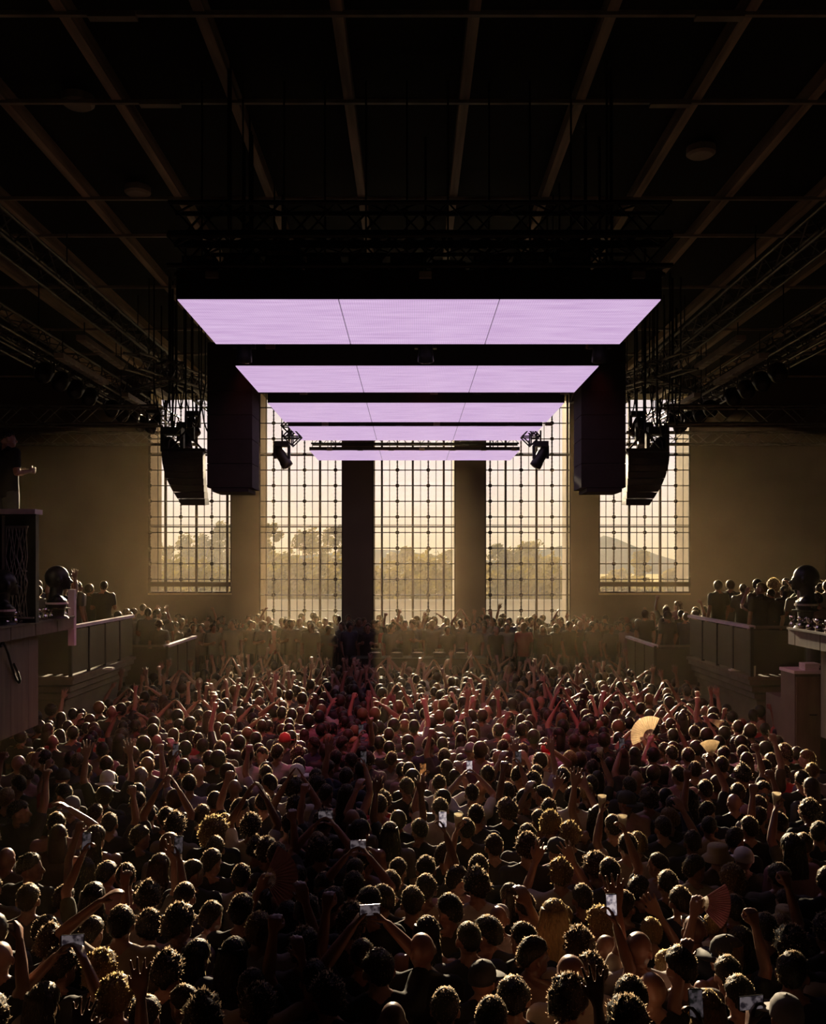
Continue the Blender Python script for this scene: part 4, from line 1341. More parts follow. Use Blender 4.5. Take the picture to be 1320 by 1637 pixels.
PEOPLE = []
def person(x, y, z, s, look):
    """look: dict of hair, haircol, hat, hatcol, pose, mir, yaw (head), pitch, turn (body), top, topcol, skin."""
    o = link('person', body_variant(look['pose'], look['mir'], look['yaw'], look['pitch']))
    o.location = (x, y, z)
    o.scale = (s * look.get('wide', 1.0), s * look.get('wide', 1.0), s)
    o.rotation_euler = (0, 0, math.radians(look['turn']))
    set_mat(o, SKINMATS[look['skin']])
    R = Euler((math.radians(look['pitch']), 0, math.radians(look['yaw'])))
    def onhead(name, me, m):
        c = link(name, me, o)
        c.location = PIV
        c.rotation_euler = R
        if not len(me.materials):
            me.materials.append(m)
        set_mat(c, m)
        return c
    hs = look['hair']
    if hs != 'bald':
        ms = HAIR[hs]
        c = onhead('hair', ms[look['seed'] % len(ms)], HAIRMATS[look['haircol']])
        if look['haircol'] in ('fair', 'blonde'):
            c.material_slots[1].link = 'OBJECT'
            c.material_slots[1].material = M['strands_fair']
    if look.get('hat'):
        onhead('hat' if look['hat'] == 'bucket' else 'cap', CAPM[look['hat']], HATMATS[look['hatcol']])
    if look.get('shades'):
        onhead('sunglasses', CAPM[look['shades']], M['shade_lens'])
    if look['top'] != 'none':
        c = link('shirt' if look['top'] == 'tee' else 'vest', shirt_variant(look['pose'], look['mir'], look['top']), o)
        set_mat(c, CLOTH[look['topcol']])
    link('trousers', TROUS, o)
    PEOPLE.append((o, look))
    return o

def hand_at(look, s, side=None):
    """Where the raised hand of a look is, from the feet."""
    a, b2 = POSES[look['pose']]
    key, left = (a, False) if side is None or side == 'R' else (b2, True)
    el, wr, st, pl = ARMS[key]
    p = V(wr) + (V(wr) - V(el)).normalized() * 0.10
    if left != bool(look['mir']):
        p.x = -p.x
    p = Matrix.Rotation(math.radians(look['turn']), 3, 'Z') @ p
    return p * s
# ------------------------------------------------------------------ the crowd, head by head as it shows
# x, y of the head in the frame; hair: s short r crop c curly l long b bob u bun p pony a afro 0 shaved, then its colour;
# then: pose (capital M = mirrored), top colour, N no shirt, V vest, T.. head turn, F facing the camera, H hat, G shades, W wide, @landmark
HEADS = '''
184,1400,sk,out,N,W1.12,@the shirtless back;219,1405,sd;279,1437,rd;307,1398,rd;237,1434,sd,open;271,1487,ck;71,1492,sd;10,1375,0;11,1535,0,W1.12;97,1552,cd;100,1515,cn
172,1560,cf;156,1602,cf;272,1560,cd;72,1607,ln,phone2M;312,1610,sd,T55;259,1632,sd;21,1637,cn;210,1482,sk,headM;325,1482,cd;47,1390,sd,T-60;92,1440,sk;55,1442,sn;136,1392,ld,pointM
232,1387,ln;125,1495,sd,point;417,1362,cd;347,1360,sd;384,1406,sk;416,1440,lk;485,1372,sd;512,1352,lf,@the loose fair hair;467,1449,sd;489,1462,sd;510,1447,sd;562,1442,sd
562,1482,cn;487,1522,cd;477,1570,sk,fistM,black,W1.1,P,@the printed black T-shirt;522,1600,cd,black,Gu,@the blue sunglasses on a head;610,1555,sd,phone2,black,W1.12,@the broad two-handed filmer;375,1617,cn;352,1585,sd,bentup;340,1532,lk
372,1532,lk;349,1635,cn;602,1382,sd;627,1417,sd;580,1450,sk;561,1532,rd,fistM;337,1382,sd;367,1462,sd;397,1465,sd,T-55;342,1470,sd;367,1492,sf,bentup;647,1395,sd
562,1395,rd;510,1420,sd;485,1407,ld;635,1637,0;791,1357,sd;842,1360,cn;882,1362,rd,pink,Hcf:black;711,1370,sd;701,1410,sd,pink,T-55;756,1420,cd;907,1402,cf,front,@the fluffy-haired palm raiser
952,1390,cn,W1.1;830,1435,ln;857,1452,sd;891,1468,ly,V,black,W1.08,@the long-haired blonde;927,1472,lf;732,1505,rd;772,1495,sk,bentup,black,W1.15;787,1472,0;867,1532,sd,T-55,N;925,1555,0,W1.05,@the shaved head by a raised palm
957,1520,cn,open;950,1605,cd;840,1507,sd;780,1570,sk,black,Hcf:black;717,1617,sd;671,1522,0,@the reddish shaved head;697,1495,lk;682,1460,sk;670,1447,sd;867,1600,sk,W1.12;672,1425,sd;922,1440,sd
980,1482,cf;985,1520,0;820,1635,sd;977,1622,cd;1056,1385,rd;1065,1417,sd;1095,1392,sd,T-60;1147,1370,sd,Hbk:beige,@the small bucket hat;1190,1377,sd,Hcf:white;1170,1412,cf,@the tall curly head with golden rim
1170,1458,sd;1042,1452,sd;1069,1445,sd;1001,1427,sd,T-55;1255,1405,sd,W1.15,grey;1245,1447,sn;1261,1470,sn,Hbk:beige,@the pale bucket hat;1244,1487,lf;1141,1482,sf;1105,1490,0,Gu,W1.05,@the sunglasses-topped shaved head
1070,1495,sf,front;1147,1528,lf,black,Hcf:black,Gd,T70,@the cap and glasses in profile;1099,1550,sk,W1.06;1050,1552,sf;1001,1520,0,W1.12;1040,1587,0;1011,1602,sd;1225,1520,ck;1264,1525,cd;1234,1560,sd,W1.08
1310,1497,cd,G;1180,1597,sd,bentupM;1100,1622,lf;1230,1630,sd,Hcf:grey,@the grey cap brim;1307,1625,cd;1262,1357,ld;1175,1490,sd,fist;1315,1412,sd
35,1222,0;52,1217,rf;70,1215,sk;120,1220,sd;30,1257,sd;42,1240,sn;102,1272,sk;29,1300,sk,T-60,W1.1;100,1246,sd,Hcf:black;170,1225,sd;136,1236,sk;172,1250,sd,both,Hcb:white,@the cap between raised palms
224,1245,sg,@the grey-haired head;237,1306,rk,W1.05;220,1285,sd;214,1342,sd;277,1325,cd;322,1307,sn;318,1237,0;235,1217,sk,bentup,pink,W1.1,@the pink T-shirt with bent raised arm;302,1257,sd;115,1292,sn,Hcb:grey
90,1320,sk,head,pink;152,1305,sd;175,1320,sk;165,1342,ld;272,1312,sd,clap,@the hands clasped overhead;10,1280,sf;352,1200,sd;401,1211,sd,white;419,1209,sd,F;446,1206,sd,white;469,1210,cn;479,1227,sd
477,1238,sd,Hcb:white,T40,@the white backward cap;455,1186,sd,Hcf:red,@the red cap;502,1192,sd,T60;567,1192,py,F,@the fair-haired camera-facing face;547,1191,sd;427,1240,sd,fistM,lilac;429,1256,sd;377,1262,0;410,1287,sk;507,1246,sd;509,1259,cd
527,1232,sd;550,1245,sd,openM;551,1272,ld;481,1266,cd,white;505,1272,sd;480,1342,rd;587,1332,lk;617,1335,lk;610,1285,cn,red;625,1217,sd,grey;650,1262,sd;472,1296,cd,clap;520,1316,cd;465,1322,sd
400,1326,cd,clap;345,1334,af,@the big fair afro;390,1297,sd,fistM;565,1315,sd;559,1220,sd;540,1215,sk;585,1217,sd,phone1M;362,1322,sf;754,1272,sd,phone2,white,@the pale-sleeved two-handed filmer;807,1300,cn,W1.08,@the curly head with bright golden rim
839,1279,rd;765,1307,sd;784,1241,sd;821,1237,rn,T-40;937,1270,sf;940,1231,sd;880,1322,cf;875,1297,sd;867,1315,sd;852,1340,sd;905,1340,cf;842,1255,cd;896,1245,sd;832,1242,sd
874,1203,sd,Hcb:red,@the red backward cap;804,1197,sd;835,1205,sd;752,1202,sd,Hcf:grey;685,1194,sd;877,1217,0;910,1217,sf;702,1257,sd,bentup;670,1300,sk,lilac;710,1212,sd;910,1277,sd,front;872,1274,sd;957,1307,ld,openM;985,1325,sd
860,1240,sd;745,1330,sk;667,1330,sk;1062,1202,sd;1100,1212,sd;1125,1219,sn;1157,1210,sk;1154,1227,sd;1187,1207,sd,white;1254,1207,cn;1232,1220,sd;1222,1232,sk,point;1187,1242,cd;1211,1268,sd,F,pink,Gd,@the sunglasses-wearing face
1187,1270,sd;1175,1285,0,@the reddish shaved head in the cabinet side crowd;1015,1242,sd;1006,1260,sd;1041,1282,cn,W1.08;1100,1280,lk;1085,1242,sd,pink;1110,1235,sd;1130,1302,sd,pointM;1131,1324,rd,cream;1086,1312,sf;1107,1350,sd;1072,1292,sd
1002,1284,sd,Hcb:black,@the black backward cap;1182,1327,sd;1222,1310,sd;1295,1302,cd;1262,1320,sk,fistM;1285,1335,sk;1282,1250,sd;1292,1237,sf;1257,1238,sd,red,@the red T-shirt;1290,1215,sf;1211,1292,sn;1060,1327,sd,bentup;1010,1352,sf;1175,1345,sd;1277,1355,sd
'''
HAIRC = {'s': 'short', 'r': 'crop', 'c': 'curly', 'l': 'long', 'b': 'bob', 'u': 'bun', 'p': 'pony', 'a': 'afro', '0': 'bald'}
COLC = {'k': 'black', 'd': 'dark', 'n': 'brown', 'f': 'fair', 'y': 'blonde', 'g': 'grey'}
HATC = {'cf': 'capf', 'cb': 'capb', 'bk': 'bucket'}
rnd = random.Random(2024)
TOPS = ['black'] * 9 + ['charcoal'] * 5 + ['navy'] * 3 + ['olive', 'brown', 'grey', 'grey', 'white', 'white', 'lilac', 'pink', 'cream']

def new_look(hair='s', col='d'):
    return dict(hair=HAIRC[hair], haircol=COLC[col], pose='rest', mir=0, yaw=rnd.choice((0, 0, 0, 0, 35, -35)), pitch=0,
                turn=rnd.uniform(-16, 16), top='tee', topcol=rnd.choice(TOPS), skin=rnd.choice((0, 0, 1, 1, 2, 3)), seed=rnd.randrange(99))

def random_pose(lk, p_up=0.12):
    u = rnd.random()
    if u < p_up:
        lk['pose'] = rnd.choice(('open', 'fist', 'bentup', 'both', 'point', 'phone1', 'bentup', 'fist'))
        lk['mir'] = rnd.randrange(2)
    elif u < p_up + 0.14:
        lk['pose'] = 'dance'
    return lk

def parse(tok):
    f = tok.strip().split(',')
    x, y, h = float(f[0]), float(f[1]), f[2]
    lk = new_look(h[0], h[1] if len(h) > 1 else 'd')
    posed = False
    for o in f[3:]:
        if o.startswith('@'):
            lk['lm'] = o[1:]
        elif o == 'N':
            lk['top'] = 'none'
        elif o == 'V':
            lk['top'] = 'tank'
        elif o == 'F':
            lk['turn'] = 180 + rnd.uniform(-20, 20); lk['yaw'] = 0
        elif o == 'P':
            lk['print'] = True
        elif o[0] == 'T' and o[1:].lstrip('-').isdigit():
            lk['yaw'] = int(o[1:])
        elif o[0] == 'W':
            lk['wide'] = float(o[1:])
        elif o[0] == 'H':
            a, b2 = o[1:].split(':')
            lk['hat'], lk['hatcol'] = HATC[a], b2
            lk['hair'] = 'bald' if lk['hair'] != 'long' else 'long'
        elif o[0] == 'G':
            lk['shades'] = 'shades_up' if o != 'Gd' else 'shades'
        elif o.rstrip('M') in POSES:
            lk['pose'], lk['mir'] = o.rstrip('M'), int(o.endswith('M')); posed = True
        elif o in CLOTH:
            lk['topcol'] = o
    if not posed:
        random_pose(lk, 0.015 if y > 1340 else 0.12)
    if lk['hair'] == 'long' and lk['top'] == 'tee' and rnd.random() < 0.5:
        lk['top'] = 'tank'
    return x, y, lk

HZ = 1.628
SPOTS = []          # dicts: x, y, z, s, look, px, py, fixed
for tok in HEADS.replace('\n', ';').split(';'):
    if tok.strip():
        px, py, lk = parse(tok)
        s = rnd.uniform(0.97, 1.03)
        Y = F * (EYE - HZ * s) / (py - VY)
        SPOTS.append(dict(x=(px - VX) * Y / F, y=Y, z=0.0, s=s, look=lk, px=px, py=py, fixed=False))

# people whose raised hand holds something: placed by the hand
HELD = [  # x, y of the hand, pose, mirrored, hair, prop, landmark
    (228, 1556, 'open', 0, 'sd', None, 'the big raised palm'), (130, 1628, 'open', 1, 'ln', None, None),
    (974, 1452, 'phone1', 0, 'cn', 'phone_lit', 'the brightly lit phone'), (708, 1322, 'phone1', 0, 'sd', 'phone_lit', None), (288, 1356, 'phone1', 0, 'cd', 'phone', None),
    (140, 1352, 'phone1', 1, 'ld', 'phone', None), (828, 1216, 'phone1', 0, 'sd', 'phone', None), (520, 1308, 'phone2', 0, 'cd', 'phone_wide', None), (571, 1362, 'phone2', 0, 'sd', 'phone_wide', None),
    (1200, 1612, 'phone1', 1, 'cd', 'phone_wide', None), (1112, 1618, 'phone1', 0, 'cf', 'phone', None), (676, 1236, 'phone1', 1, 'sd', 'phone_warm', None),
    (958, 1206, 'phone1', 0, 'sd', 'cup', None), (962, 1286, 'phone1', 1, 'sd', 'cup', None), (1000, 1326, 'phone1', 0, 'sk', 'cup', None), (1238, 1280, 'phone1', 1, 'rn', 'cup', None), (733, 1318, 'phone1', 1, 'sd', 'cup', None),
    (1041, 1178, 'bentup', 1, 'sk', 'fan_a', 'the large cream hand fan'), (1128, 1148, 'bentup', 0, 'sd', 'fan_b', None), (1138, 1212, 'phone1', 0, 'sd', 'fan_c', None),
    (425, 1398, 'bentup', 1, 'ld', 'fan_d', 'the pinkish hand fan'), (1110, 1438, 'bentup', 1, 'ld', 'fan_e', None),
    (945, 1560, 'open', 0, 'sd', None, None), (1185, 1440, 'fist', 0, 'sd', None, 'the tall lone fist'), (465, 1300, 'fist', 0, 'cn', None, None), (575, 1250, 'bentup', 1, 'sd', None, None)]
for px, py, pose, mir, h, prop, lm in HELD:
    lk = new_look(h[0], h[1])
    lk.update(pose=pose, mir=mir, turn=rnd.uniform(-6, 6), yaw=0)
    if lm:
        lk['lm'] = lm
    s = rnd.uniform(0.98, 1.02)
    hp = (hand_at(lk, s, 'R') + hand_at(lk, s, 'L')) / 2 if pose == 'phone2' else hand_at(lk, s)
    Y = F * (EYE - hp.z) / (py - VY)
    x, y = (px - VX) * Y / F - hp.x, Y - hp.y
    lk['prop'] = prop
    SPOTS.append(dict(x=x, y=y, z=0.0, s=s, look=lk, px=VX + x * F / y, py=VY + F * (EYE - HZ * s) / y, fixed=True))

# keep shoulders apart: slide people along their own line of sight
for it in range(60):
    for i, a in enumerate(SPOTS):
        for b2 in SPOTS[i + 1:]:
            dx, dy = b2['x'] - a['x'], b2['y'] - a['y']
            if abs(dx) < 0.42 and abs(dy) < 0.36:
                d = math.hypot(dx / 0.42, dy / 0.36)
                if d < 1:
                    k = (1 - d) * 0.12
                    sg = 1 if dy >= 0 else -1
                    for p, g in ((a, -sg), (b2, sg)):
                        if p['fixed']:
                            p['y'] += 0.2 * k * g
                            continue
                        p['y'] += k * g
                        p['x'] += (-1 if p is a else 1) * (1 if dx >= 0 else -1) * k * 0.35
                        sc = (EYE - (p['py'] - VY) * p['y'] / F) / HZ
                        p['s'] = min(1.09, max(0.91, sc))

def blocked(x, y):
    if abs(x) > HX - 0.4 or y > 24.7:
        return True
    for s, X, y0, y1 in TERR:
        if s * x > X - 0.25 and y0 - 0.25 < y < y1 + .6:
            return True
    if y > 24.3 and abs(x) < 2.6:
        return True
    if y < 14.6 and (x < -LB - 0.0 or x > RB + 0.0):
        return True
    if 14.3 < y < 15.4 and 5.5 < x < 7.0:
        return True
    return False

# guests on the terraces and the man in the booth
VIPS = [(147, 950, 2.24, 'sf', 'rest', 0, 60, 'black'), (160, 942, 2.24, 'rn', 'rest', 0, -70, 'black'), (112, 948, 2.24, 'ld', 'both', 0, -50, 'brown'), (186, 976, 2.24, 'sn', 'phone1', 0, 0, 'black'),
        (131, 957, 2.24, 'sd', 'both', 0, 30, 'pink'),
        (202, 981, 1.44, 'bd', 'rest', 0, 0, 'charcoal'), (213, 981, 1.44, 'bn', 'rest', 0, -40, 'grey'), (228, 974, 1.44, 'sk', 'rest', 0, 0, 'black'), (251, 982, 1.44, 'lk', 'front', 0, -70, 'black'),
        (275, 1000, 1.44, 'cn', 'rest', 0, 0, 'black'), (288, 1003, 1.44, 'sn', 'rest', 0, 20, 'charcoal'),
        (1232, 951, 2.24, 'rd', 'rest', 0, 0, 'black'), (1217, 943, 2.24, 'sf', 'rest', 0, 50, 'black'), (1199, 961, 2.24, 'sk', 'bentup', 1, 0, 'black'), (1236, 938, 2.24, 'af', 'rest', 0, 0, 'brown'),
        (1181, 985, 1.44, 'lf', 'rest', 0, 40, 'brown'), (1162, 987, 1.44, 'lf', 'rest', 0, 0, 'black'), (1140, 973, 1.44, 'sd', 'rest', 0, 0, 'black'), (1126, 977, 1.44, 'sd', 'rest', 0, 0, 'black'), (1112, 980, 1.44, 'ck', 'rest', 0, 0, 'black'),
        (588, 1004, 1.0, 'sk', 'dance', 0, 0, 'black'), (604, 998, 1.0, 'rd', 'dance', 0, 25, 'black'), (628, 1001, 1.0, 'sd', 'fist', 0, 0, 'charcoal'), (660, 999, 1.0, 'cn', 'dance', 0, -30, 'navy'),
        (1084, 969, 1.44, 'ln', 'rest', 0, 40, 'pink'), (1065, 976, 1.44, 'sd', 'fist', 1, 0, 'black')]
nvip = len(VIPS) + 2
for px, py, zf, h, pose, mir, yaw, top in VIPS:
    lk = new_look(h[0], h[1])
    lk.update(pose=pose, mir=mir, yaw=yaw, topcol=top, vip=True, turn=rnd.uniform(-12, 12))
    lo, hi = (17.75, 21.0) if zf > 2 else (22.6, 25.0) if zf > 1.2 else (25.85, 26.6)
    if zf < 1.2:
        lk['turn'] += 180
    Y = min(hi, max(lo, F * (EYE - zf - HZ) / (py - VY)))
    s = min(1.12, max(0.88, (EYE - (py - VY) * Y / F - zf) / HZ))
    x = (px - VX) * Y / F
    lim = 6.3 if zf > 2 else 5.75
    if zf > 1.2 and abs(x) < lim + 0.32:
        x = math.copysign(lim + 0.32, x)
    SPOTS.append(dict(x=x, y=Y, z=zf, s=s, look=lk, px=px, py=py, fixed=True))
lk = new_look('s', 'k'); lk.update(pose='dance', turn=-35, yaw=-20, topcol='black', vip=True, wide=1.12, lb='broad person in black T-shirt standing behind the lattice booth rail')
q = P(12, 699, 14.0)
SPOTS.append(dict(x=-6.30, y=14.62, z=4.42, s=1.14, look=lk, px=12, py=699, fixed=True))
tag(MB().box((-8.4, 14.35, 3.51), (-6.05, 15.2, 4.42)).build('platform', M['black']), 'black platform block behind the lattice booth, the broad person on it', 'platform')
lk = new_look('s', 'd'); lk.update(pose='open', turn=5, vip=True, mir=1, topcol='brown', lb='person with one arm raised at the photo right edge, beyond the bust')
SPOTS.append(dict(x=6.75, y=15.6, z=2.1, s=1.0, look=lk, px=1310, py=945, fixed=True))
tag(MB().box((6.2, 15.2, 0), (9.5, 16.4, 2.1)).build('platform', M['brownpanel']), 'brown platform block behind the cabinet side bust', 'platform')

# fill what is left of the floor: nearest 300 as single people, the rest joined as the far crowd
main_n = len(SPOTS)
cand = []
rnd2 = random.Random(77)
grid = {}
def near(x, y, r):
    gx, gy = int(x // 0.5), int(y // 0.5)
    for i in range(gx - 1, gx + 2):
        for j in range(gy - 1, gy + 2):
            for (a, b2) in grid.get((i, j), ()):
                if (a - x) ** 2 / 1.15 + (b2 - y) ** 2 < r * r:
                    return True
    return False
def put(x, y):
    grid.setdefault((int(x // 0.5), int(y // 0.5)), []).append((x, y))
for sp in SPOTS:
    if sp['z'] < 0.1:
        put(sp['x'], sp['y'])
FAR = []
for k in range(26000):
    y = 5.2 + 19.6 * rnd2.random() ** 0.75
    wx = 0.445 * y + 0.7
    x = rnd2.uniform(-wx, wx)
    r = 0.335 if y > 14 else 0.40
    if blocked(x, y) or near(x, y, r):
        continue
    put(x, y)
    FAR.append((x, y))
FAR.sort(key=lambda p: p[1])
room = 300 - main_n
for x, y in FAR[:max(0, room)]:
    lk = random_pose(new_look(rnd.choice('sssscrl'), rnd.choice('kddn')), 0.1 if y > 9.5 else 0.0)
    s = rnd.uniform(0.94, 1.02)
    SPOTS.append(dict(x=x, y=y, z=0.0, s=s, look=lk, px=VX + x * F / y, py=VY + F * (EYE - HZ * s) / y, fixed=True))
FAR = FAR[max(0, room):]

# ---- words for one person
HW = {'short': 'short', 'crop': 'cropped', 'curly': 'curly', 'long': 'long', 'bob': 'chin-length', 'bun': 'knotted', 'pony': 'tied-back', 'afro': 'bushy'}
CW = {'black': 'black', 'dark': 'dark', 'brown': 'brown', 'fair': 'fair', 'blonde': 'blonde', 'grey': 'grey'}
PW = {'rest': '', 'dance': 'elbows bent', 'open': 'one palm raised', 'fist': 'one fist raised', 'bentup': 'one bent arm raised', 'both': 'both palms raised', 'phone2': 'both hands filming overhead', 'phone1': 'one hand held up',
      'clap': 'hands joined overhead', 'head': 'hand over head', 'point': 'one finger pointing up', 'front': 'both palms up before face', 'out': 'arm held out sideways'}
PROPW = {'phone_lit': 'holding up lit phone', 'phone': 'holding up dark phone', 'phone_wide': 'holding phone sideways', 'phone_warm': 'holding up warm-lit phone', 'cup': 'lifting a cup', 'fan_a': 'waving cream fan', 'fan_b': 'waving tilted fan', 'fan_c': 'holding fan upright', 'fan_d': 'waving pinkish fan', 'fan_e': 'waving dull pink fan'}
def look_words(lk):
    if lk.get('hat'):
        h = '%s %s' % (lk['hatcol'], {'capf': 'cap', 'capb': 'backward cap', 'bucket': 'bucket hat'}[lk['hat']])
        w = 'person in %s' % h
    elif lk['hair'] == 'bald':
        w = 'shaven-headed person'
    else:
        w = 'person with %s %s hair' % (HW[lk['hair']], CW[lk['haircol']])
    w += ', shirtless' if lk['top'] == 'none' else ', %s %s' % (lk['topcol'], 'vest' if lk['top'] == 'tank' else 'T-shirt')
    p = PROPW.get(lk.get('prop')) or PW[lk['pose']]
    if p:
        w += ', ' + p
    elif abs(lk['turn']) > 90:
        w += ', facing back'
    elif abs(lk['yaw']) >= 30:
        w += ', looking %s' % ('left' if lk['yaw'] > 0 else 'right')
    return w

LMS = [(sp['px'], sp['py'], sp['look']['lm']) for sp in SPOTS if sp['look'].get('lm')]
def place_words(sp, skip, n):
    """n-th nearest landmark, with the side of it on which the person stands."""
    c = sorted(((math.hypot(sp['px'] - x, (sp['py'] - y) * 1.3), x, y, w) for x, y, w in LMS if w != skip))
    d, x, y, w = c[n]
    dx, dy = sp['px'] - x, sp['py'] - y
    if abs(dx) > 2.2 * abs(dy):
        side = 'left of' if dx < 0 else 'right of'
    elif abs(dy) > 2.2 * abs(dx):
        side = 'above' if dy < 0 else 'below'
    else:
        side = ('above-left of' if dx < 0 else 'above-right of') if dy < 0 else ('below-left of' if dx < 0 else 'below-right of')
    return d, side, w

ORDW = ['', 'next ', 'third ', 'fourth ', 'fifth ', 'sixth ', 'seventh ', 'eighth ']
def make_labels():
    base = {}
    for sp in SPOTS:
        sp['w'] = sp['look'].get('lb') or look_words(sp['look'])
        base.setdefault(sp['w'], []).append(sp)
    used = set()
    for w, v in base.items():
        if len(v) == 1 and (v[0]['look'].get('lb') or v[0]['look'].get('lm') or v[0]['look'].get('prop')):
            v[0]['label'] = w if v[0]['look'].get('lb') else w + ', in the dancing crowd'
            used.add(v[0]['label'])
            continue
        groups = {}
        for sp in v:
            if 0.5 < sp['z'] < 1.2:
                d, side, lw = sp['px'], 'behind', 'the performer desk'
            elif sp['z'] > 1:
                d, side, lw = sp['px'], 'on', 'the %s terrace' % (('bust side ' if sp['px'] < 660 else 'cabinet side ') + ('upper' if sp['z'] > 2 else 'lower'))
            else:
                d, side, lw = place_words(sp, sp['look'].get('lm'), 0)
            groups.setdefault((side, lw), []).append((d, sp))
        for (side, lw), g in groups.items():
            g.sort(key=lambda t: t[0])
            for i, (d, sp) in enumerate(g):
                lab = '%s, %s%s %s' % (sp['w'], ORDW[min(i, 7)], side, lw)
                if len(lab.replace(',', ' ').split()) > 16:
                    lab = lab.replace('person with ', '').replace(' hair,', '-haired person,')
                if len(lab.replace(',', ' ').split()) > 16:
                    lab = lab.replace(' T-shirt', ' top').replace('in the cabinet side crowd', '').replace('one bent arm raised', 'arm raised').replace('one finger pointing up', 'pointing up').replace('one fist raised', 'fist raised').replace('with bright golden rim', 'with bright rim')
                if len(lab.replace(',', ' ').split()) > 16:
                    lab = lab.replace(' top,', ' clad,').replace('elbows bent, ', '').replace('one ', '').replace('looking left, ', '').replace('looking right, ', '')
                sp['label'] = ' '.join(lab.split())
                used.add(sp['label'])
make_labels()
for sp in SPOTS:
    o = person(sp['x'], sp['y'], sp['z'], sp['s'], sp['look'])
    sp['o'] = o
    tag(o, sp['label'], 'person', 'guests on the raised terraces' if sp['z'] > 1.2 else 'performers behind the desk' if sp['z'] > 0.5 else 'people dancing on the floor')

# the pale print on one black T-shirt
for sp in SPOTS:
    if sp['look'].get('print'):
        pr = MB()
        rr_ = random.Random(4)
        for i in range(11):
            a = math.radians(-58 + 11.6 * i)
            x, z = 0.085 * math.sin(a), 1.235 + 0.06 * math.cos(a)
            h = rr_.choice((0.020, 0.026, 0.032))
            pr.cbox((x, -0.1365 + 0.35 * x * x * 4, z), (0.007, 0.003, h), Euler((0, a, 0)).to_matrix())
            if i % 2:
                pr.cbox((x * 1.03, -0.1365 + 0.35 * x * x * 4, z - 0.006), (0.013, 0.003, 0.005), Euler((0, a, 0)).to_matrix())
        sh = [c for c in sp['o'].children if c.name.startswith('shirt')][0]
        pr.build('shirt_print', CLOTH['cream'], sh)
        MB().cbox((0, -0.1375, 1.20), (0.10, 0.003, 0.006)).build('shirt_print', CLOTH['red'], sh)

# ------------------------------------------------------------------ things held up
M['phone_body'] = mat('phone_body', (0.015, 0.015, 0.017), 0.25, vary=0.2, scale=20)
def screen_mat(n, c1, c2, st):
    m = bpy.data.materials.new(n)
    m.use_nodes = True
    t = m.node_tree
    b = t.nodes['Principled BSDF']
    tc = t.nodes.new('ShaderNodeTexCoord')
    nz = t.nodes.new('ShaderNodeTexNoise')
    nz.inputs['Scale'].default_value = 22
    r = t.nodes.new('ShaderNodeValToRGB')
    r.color_ramp.elements[0].position, r.color_ramp.elements[0].color = 0.42, (*c1, 1)
    r.color_ramp.elements[1].position, r.color_ramp.elements[1].color = 0.56, (*c2, 1)
    t.links.new(tc.outputs['Object'], nz.inputs['Vector'])
    t.links.new(nz.outputs['Fac'], r.inputs[0])
    t.links.new(r.outputs[0], b.inputs['Emission Color'])
    b.inputs['Base Color'].default_value = (0.01, 0.01, 0.01, 1)
    b.inputs['Emission Strength'].default_value = st
    return m
SCM = {'phone_lit': screen_mat('screen_lit', (0.12, 0.10, 0.13), (0.62, 0.52, 0.52), 0.9), 'phone': screen_mat('screen_dim', (0.01, 0.01, 0.01), (0.10, 0.08, 0.09), 0.5),
       'phone_wide': screen_mat('screen_wide', (0.02, 0.015, 0.02), (0.16, 0.13, 0.14), 0.6), 'phone_warm': screen_mat('screen_warm', (0.05, 0.02, 0.01), (0.5, 0.2, 0.06), 0.6)}
M['cup'] = mat('clear_cup', (0.75, 0.68, 0.55), 0.2, vary=0.05, scale=10, trans=0.6)
M['fanpaper'] = mat('fan_paper', (0.86, 0.76, 0.60), 0.7, vary=0.1, scale=20, trans=0.55)
M['fanpink'] = mat('fan_pink', (0.34, 0.17, 0.19), 0.7, vary=0.12, scale=20, trans=0.3)
M['fanrib'] = mat('fan_rib', (0.60, 0.46, 0.30), 0.6, vary=0.15, scale=20)

def phone(c, wide, key, label, tilt=0.0):
    t = empty('phone', c, label, 'phone', 'phones held up in the crowd')
    t.rotation_euler = (math.radians(-12), math.radians(90 if wide else 0) + tilt, 0)
    body = MB()
    prof = [(0.030, -0.073), (0.037, -0.068), (0.037, 0.068), (0.030, 0.073)]
    vs = [(sx * w, y, z) for y in (-0.004, 0.004) for sx, w, z in [(1, w, z) for w, z in prof] + [(-1, w, z) for w, z in prof[::-1]]]
    n = 8
    body.add(vs, [tuple(range(n)), tuple(range(n, 2 * n))[::-1]] + [(i, i + n, (i + 1) % n + n, (i + 1) % n) for i in range(n)])
    body.build('case', M['phone_body'], t)
    MB().box((-0.034, -0.0052, -0.066), (0.034, -0.0041, 0.066)).build('display', SCM[key], t)
    MB().box((-0.030, 0.004, 0.035), (-0.005, 0.007, 0.063)).build('camera_bump', M['blackgloss'], t)
    return t

